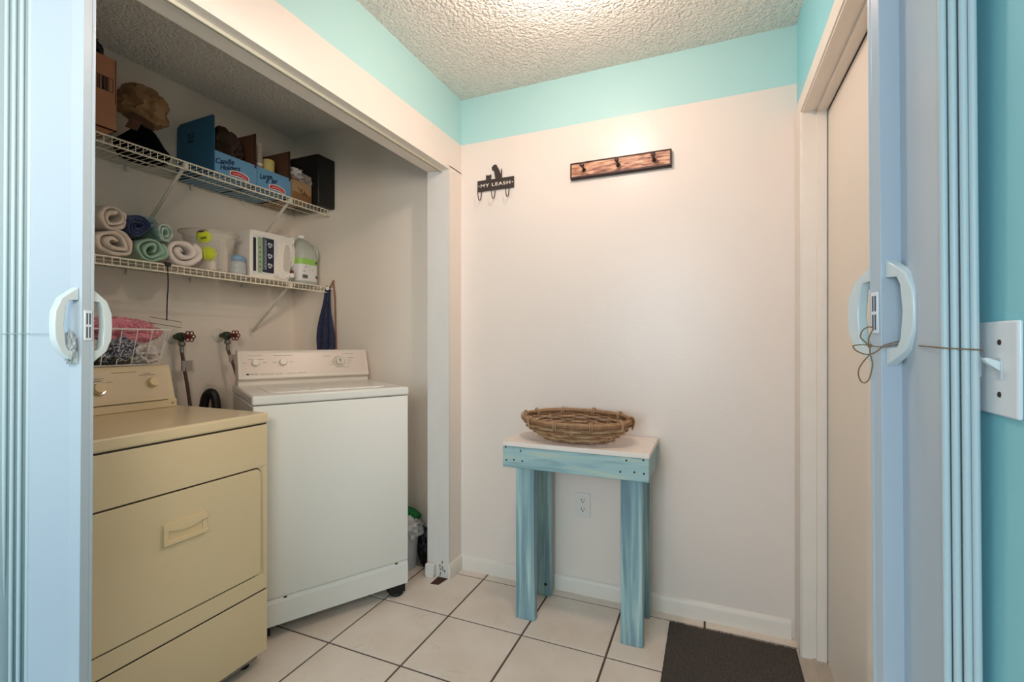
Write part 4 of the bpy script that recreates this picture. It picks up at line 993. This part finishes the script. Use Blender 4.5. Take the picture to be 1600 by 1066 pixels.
# ------------------------------------------------------------------ leash holder
M_IRON = mat('dark_iron', (72, 62, 58), .5, .5)
t = thing('leash_holder', 'dark metal MY LEASH wall sign with cat, dog and hooks', 'sign', (.2005, 0, 1.975))
bm = bm_new(); box(bm, (-.1015, -.008, -.028), (.1015, -.005, .028)); finish('sign_plate', bm, M_IRON, t, bevel=.0006)
text('lettering', 'MY LEASH', .0225, mat('sign_cream', (236, 222, 208), .6), t, (0, -.0086, -.001), FACE_MY, .0006, 0, 'CENTER', 1.14, 1.5, .0003)
cat = [(-.053, .027), (-.053, .050), (-.0505, .0555), (-.046, .050), (-.030, .050), (-.026, .0555), (-.0235, .050), (-.0225, .042), (-.026, .034), (-.022, .027)]
bm = bm_new(); prism(bm, cat, 'y', -.008, -.005); finish('cat_cutout', bm, M_IRON, t, bevel=.0005)
dog = [(.000, .027), (-.004, .045), (-.006, .060), (-.009, .072), (-.015, .070), (-.019, .076), (-.021, .088), (-.016, .092), (-.010, .098), (-.003, .100), (.005, .097), (.010, .088), (.018, .075), (.025, .060), (.028, .045),
       (.030, .052), (.031, .070), (.035, .076), (.036, .060), (.036, .040), (.036, .027)]
bm = bm_new(); prism(bm, dog, 'y', -.008, -.005); finish('dog_cutout', bm, M_IRON, t, bevel=.0005)
for x in (-.078, -.002, .075):
    bm = bm_new(); tube(bm, smoothcurve([(x, -.0085, -.020), (x, -.010, -.045), (x, -.020, -.072), (x, -.038, -.078), (x, -.048, -.060), (x, -.050, -.040), (x, -.050, -.030)], 4), .0023, 7); finish('hook', bm, M_IRON, t, smooth=True)
for x in (-.093, .093):
    bm = bm_new(); lathe(bm, [(0, -.010), (.0028, -.0095), (.003, -.008)], (x, 0, 0), 10, 'y'); finish('rivet', bm, mat('sign_cream', (236, 222, 208), .6), t)

# ------------------------------------------------------------------ door mat
t = thing('door_mat', 'dark brown ribbed mat on the tiles by the right door', 'mat', (1.272, -.08, .0))
bm = bm_new(); mw, ml = .23, .72; nx, ny = 46, 120; rows = []
for j in range(ny + 1):
    row = []
    for i in range(nx + 1):
        x = -mw + 2 * mw * i / nx; y = -ml * j / ny
        ed = min(x + mw, mw - x, -y, ml + y)
        z = .006
        if ed > .035: z += .0016 * max(0, sin((x + y) * 150) * sin((x - y) * 150)) + .0008
        elif .024 < ed < .033: z -= .0012
        x += noise.noise(Vector((0, y * 60, 1))) * .002 * (1 if i in (0, nx) else 0); y += noise.noise(Vector((x * 70, 0, 3))) * .003 * (1 if j in (0, ny) else 0)
        row.append(bm.verts.new((x, y, z + .0005 * noise.noise(Vector((x * 200, y * 200, 0))))))
    rows.append(row)
for a, b in zip(rows, rows[1:]):
    for i in range(nx): bm.faces.new((a[i], a[i + 1], b[i + 1], b[i]))
edge = [e_ for e_ in bm.edges if e_.is_boundary]; r_ = bmesh.ops.extrude_edge_only(bm, edges=edge)
for v in [g for g in r_['geom'] if isinstance(g, bmesh.types.BMVert)]: v.co.z = .0003
finish('mat_pile', bm, mat('mat_fibre', (96, 86, 78), .95, bump=1, bscale=500, bdist=.004, var_rgb=(62, 54, 49), vscale=160), t, smooth='all')
bm = bm_new(); rn = random.Random(2)
for k in range(60):
    x = rn.uniform(-mw, mw); L0 = rn.uniform(.004, .012); tube(bm, [(x, -.003, .004), (x + rn.uniform(-.004, .004), L0 * .6, .007), (x + rn.uniform(-.007, .007), L0, .002)], .0005, 3)
finish('frayed_threads', bm, MATS['mat_fibre'], t, kind='stuff')

# ------------------------------------------------------------------ accordion doors
AN = R(16); U = Vector((cos(AN), sin(AN), 0)); NN = Vector((sin(AN), -cos(AN), 0))
DH = 2.035
def handle(parent, u, sgn, prot, z0, z1, m):
    """bow handle: attached to face n=0 (sgn +1: towards hall) or n=-.028 (sgn -1), plane u = const"""
    zc, hh = (z0 + z1) / 2, (z1 - z0) / 2; base = 0 if sgn > 0 else -.0275
    out = [(0, -hh), (prot * .72, -hh * .68), (prot * .97, -hh * .34), (prot, 0), (prot * .97, hh * .34), (prot * .72, hh * .68), (0, hh)]
    inn = [(0, hh * .66), (prot * .40, hh * .64), (prot * .52, hh * .50), (prot * .60, 0), (prot * .52, -hh * .50), (prot * .40, -hh * .64), (0, -hh * .66)]
    bm = bm_new(); rings = []
    for wq in (-.0085, .0085):
        rings.append([bm.verts.new((u + wq * (1 - .12 * (p / prot)), base + sgn * p, zc + z)) for p, z in out + inn])
    a, b = rings; n = 7
    # side faces as quads between outline and inner line
    def side(rg):
        for i in range(n - 1): bm.faces.new((rg[i], rg[i + 1], rg[2 * n - 2 - i], rg[2 * n - 1 - i]))
    side(a); side(b)
    N_ = 2 * n
    for i in range(N_):
        j = (i + 1) % N_; bm.faces.new((a[i], a[j], b[j], b[i]))
    return finish('handle', bm, m, parent, bevel=.0022, seg=3)
def accordion(label, origin, mirror, z0, z1, folds, prot_o, prot_i, hl):
    """local frame: x along opening, y towards hall (n). mirror=-1 for the left door"""
    t = thing('accordion_door', label, 'door', origin)
    # local axes -> rotate children by building with vector maths
    def W2(u, n, z): p = U * u + NN * n; return Vector((p.x, p.y, z))
    s = 1 if mirror > 0 else -1
    # lead post
    bm = bm_new(); pr = [(0, 0), (.0295 * s, 0), (.0295 * s, -.004), (.0265 * s, -.006), (.0265 * s, -.021), (.0295 * s, -.023), (.0295 * s, -.027), (0, -.027), (0, -.0215), (.0012 * s, -.0195), (.0, -.0185)]
    A_ = [bm.verts.new(W2(u, n, .012)) for u, n in pr]; B_ = [bm.verts.new(W2(u, n, DH)) for u, n in pr]
    bm.faces.new(A_); bm.faces.new(B_[::-1])
    for i in range(len(pr)): bm.faces.new((A_[i], A_[(i + 1) % len(pr)], B_[(i + 1) % len(pr)], B_[i]))
    post = finish('lead_post', bm, M_VINYL, t, bevel=.001)
    for sg, pt, nm in ((1, prot_o, 'outer'), (-1, prot_i, 'inner')):
        hd = handle(t, 0, sg, pt, z0, z1, M_HANDLE)
        for v in hd.data.vertices:
            u, n, z = v.co; v.co = W2(.0145 * s + u, n, z)
    # latch plate on the end face
    bm = bm_new(); zc = (z0 + z1) / 2
    for (u0, u1, n0, n1, a, b) in ((-.0022, 0, -.0205, -.0045, zc - .031, zc + .033),):
        vs = [bm.verts.new(W2(u * s, n, z)) for u in (u0, u1) for n, z in ((n0, a), (n1, a), (n1, b), (n0, b))]
        for f in ((0, 1, 2, 3), (4, 5, 6, 7), (0, 1, 5, 4), (1, 2, 6, 5), (2, 3, 7, 6), (3, 0, 4, 7)): bm.faces.new([vs[i] for i in f])
    lp = finish('latch_plate', bm, M_PLATE, t, bevel=.0006)
    bm = bm_new()
    for n0 in (-.0175, -.0115):
        for a, b in ((zc - .026, zc - .002), (zc + .003, zc + .027)):
            vs = [bm.verts.new(W2(u * s, n, z)) for u in (-.0026, -.0015) for n, z in ((n0, a), (n0 + .0032, a), (n0 + .0032, b), (n0, b))]
            for f in ((0, 1, 2, 3), (4, 5, 6, 7), (0, 1, 5, 4), (1, 2, 6, 5), (2, 3, 7, 6), (3, 0, 4, 7)): bm.faces.new([vs[i] for i in f])
    finish('latch_slots', bm, mat('slot_grey', (70, 84, 96), .6), lp)
    # fold panels, points given in world xy
    O = Vector(origin)
    for k in range(len(folds) - 1):
        p, q = Vector(folds[k]).to_3d() - O, Vector(folds[k + 1]).to_3d() - O
        d = (q - p).normalized(); nn = Vector((-d.y, d.x, 0)); bow = .0035 * (1 if k % 2 else -1)
        bm = bm_new(); A2 = []
        for side_ in (1, -1):
            rng = range(9) if side_ > 0 else range(8, -1, -1)
            for i in rng: f = i / 8; A2.append(p.lerp(q, f) + nn * (bow * sin(pi * f) * .6 + side_ * .0011))
        n = len(A2); lo = [bm.verts.new((v.x, v.y, .02)) for v in A2]; hi = [bm.verts.new((v.x, v.y, DH - .004)) for v in A2]
        bm.faces.new(lo); bm.faces.new(hi[::-1])
        for i in range(n): bm.faces.new((lo[i], lo[(i + 1) % n], hi[(i + 1) % n], hi[i]))
        finish('fold_panel', bm, M_VINYL if k == 0 else M_VINYLF, t, smooth=True, angle=50)
    for k in range(1, len(folds) - 1):
        p = Vector(folds[k]).to_3d() - O; r = .0042
        bm = bm_new(); tube(bm, [(p.x, p.y, .018), (p.x, p.y, DH - .002)], r, 12); finish('fold_hinge', bm, M_VINYLF, t, smooth=True)
    return t
rfolds = [(1.4745, -1.262), (1.4765, -1.405), (1.4800, -1.272), (1.4845, -1.410), (1.4885, -1.275), (1.4925, -1.416), (1.4965, -1.28), (1.4998, -1.420), (1.5045, -1.285)]
rd = accordion('folded white accordion door at the right, tied with twine', (1.4456, -1.2772, 0), 1, 1.1455, 1.309, rfolds, .058, .075, 0)
lfolds = [(-.044, -1.601), (-.166, -1.626), (-.172, -1.53), (-.186, -1.632), (-.192, -1.53), (-.206, -1.637), (-.211, -1.53), (-.226, -1.642), (-.230, -1.54)]
ld = accordion('folded white accordion door at the left in front of the dryer', (-.0164, -1.6012, 0), -1, 1.134, 1.299, lfolds, .047, .048, 0)
# the hanging doors lean a little: each is splayed outwards at the floor
ld.rotation_euler.y = .0122; ld.location.x -= .0214
rd.rotation_euler.y = -.0070; rd.location.x += .0083
# twine bow on right handle
def DW_(u, n, z): p = Vector((1.4456, -1.2772, 0)) + U * u + NN * n; return (p.x, p.y, z)
loops = [[(-.0232, 1.1772), (-.0297, 1.1843), (-.0347, 1.1902), (-.0319, 1.1997), (-.0243, 1.2051), (-.0177, 1.2044), (-.0172, 1.2009), (-.0204, 1.195), (-.0232, 1.1855), (-.0229, 1.1772)],
 [(-.0229, 1.1772), (-.033, 1.1784), (-.044, 1.1772), (-.0457, 1.1748), (-.0407, 1.1688), (-.0297, 1.1641), (-.021, 1.1641), (-.0133, 1.1677), (-.0079, 1.1725), (-.0025, 1.1772), (.0084, 1.1808), (.0222, 1.1843)],
 [(-.0232, 1.1635), (-.0308, 1.1546), (-.038, 1.1427), (-.0391, 1.132), (-.0352, 1.1225), (-.0297, 1.1208), (-.0243, 1.1262), (-.021, 1.1381), (-.0193, 1.1499), (-.0221, 1.1618), (-.0232, 1.1689), (-.0229, 1.1772)],
 [(-.0229, 1.1772), (-.0133, 1.1754), (-.0025, 1.1754), (.0084, 1.1778), (.0222, 1.1784)]]
t = thing('twine_bow', 'brown jute twine tied in a bow on right door handle', 'twine', (0, 0, 0))
for i, lp in enumerate(loops):
    bm = bm_new(); tube(bm, smoothcurve([DW_(u, .009 + .0015 * i, z) for u, z in lp], 5), .00095, 6); finish('twine_strand', bm, M_TWINE, t, smooth=True)
bm = bm_new(); blob(bm, DW_(-.0229, .0115, 1.177), (.0028, .0028, .0034), .3, 3, 2, 2); finish('knot', bm, M_TWINE, t, smooth=True)
bm = bm_new(); tube(bm, smoothcurve([DW_(.0222, .012, 1.1784), DW_(.026, .03, 1.178), (1.4695, -1.36, 1.177), (1.4715, -1.405, 1.1755), (1.476, -1.4105, 1.175), (1.4845, -1.4160, 1.1745), (1.4925, -1.4222, 1.174), (1.5000, -1.4262, 1.1735), (1.5055, -1.424, 1.173)], 5), .0009, 6)
finish('twine_tie', bm, M_TWINE, t, smooth=True)
t2 = thing('clear_tie', 'clear plastic tie looped through left door handle', 'tie', (-.007, 0, 0))
bm = bm_new(); tube(bm, smoothcurve([(-.052, -1.606, 1.197), (-.11, -1.624, 1.199), (-.168, -1.633, 1.20), (-.19, -1.64, 1.2), (-.226, -1.649, 1.20)], 5), .0007, 5); finish('tie_line', bm, mat('pale_string', (170, 180, 184), .4), t2, smooth=True)
bm = bm_new(); O_ = Vector((-.0164, -1.6012, 0)) - U * .0145
blob(bm, (0, 0, 0), (.010, .005, .028), .5, 2.4, 9, 4, True)
c_ = O_ + NN * .0115
for v in bm.verts: v.co = Vector((c_.x, c_.y, 1.170)) + U * v.co.x + NN * v.co.y * 1.2 + Vector((0, 0, v.co.z))
finish('crinkled_film', bm, mat('film', (214, 222, 224), .15, alpha=.55), t2, smooth='all')

# ------------------------------------------------------------------ switch plate
t = thing('light_switch', 'white two gang toggle switch plate on the turquoise wall', 'switch', (W, -1.426, 1.1525))
bm = bm_new(); box(bm, (-.006, -.058, -.0545), (-.0003, .058, .0545)); finish('face_plate', bm, M_PLATE, t, bevel=.004, seg=3)
for y in (.023, -.023):
    bm = bm_new(); box(bm, (-.0072, y - .005, -.0125), (-.006, y + .005, .0125)); finish('slot', bm, mat('slot_plate', (200, 208, 214), .4), t)
    bm = bm_new(); prism(bm, [(-.006, -.004), (-.019, .007), (-.021, .011), (-.018, .0125), (-.006, .008)], 'y', y - .0038, y + .0038); finish('toggle', bm, M_HANDLE, t, bevel=.0008)
    for z in (.030, -.030):
        bm = bm_new(); lathe(bm, [(0, -.0075), (.003, -.007), (.0034, -.006)], (0, y, z), 10, 'x'); finish('screw', bm, M_DARK, t)
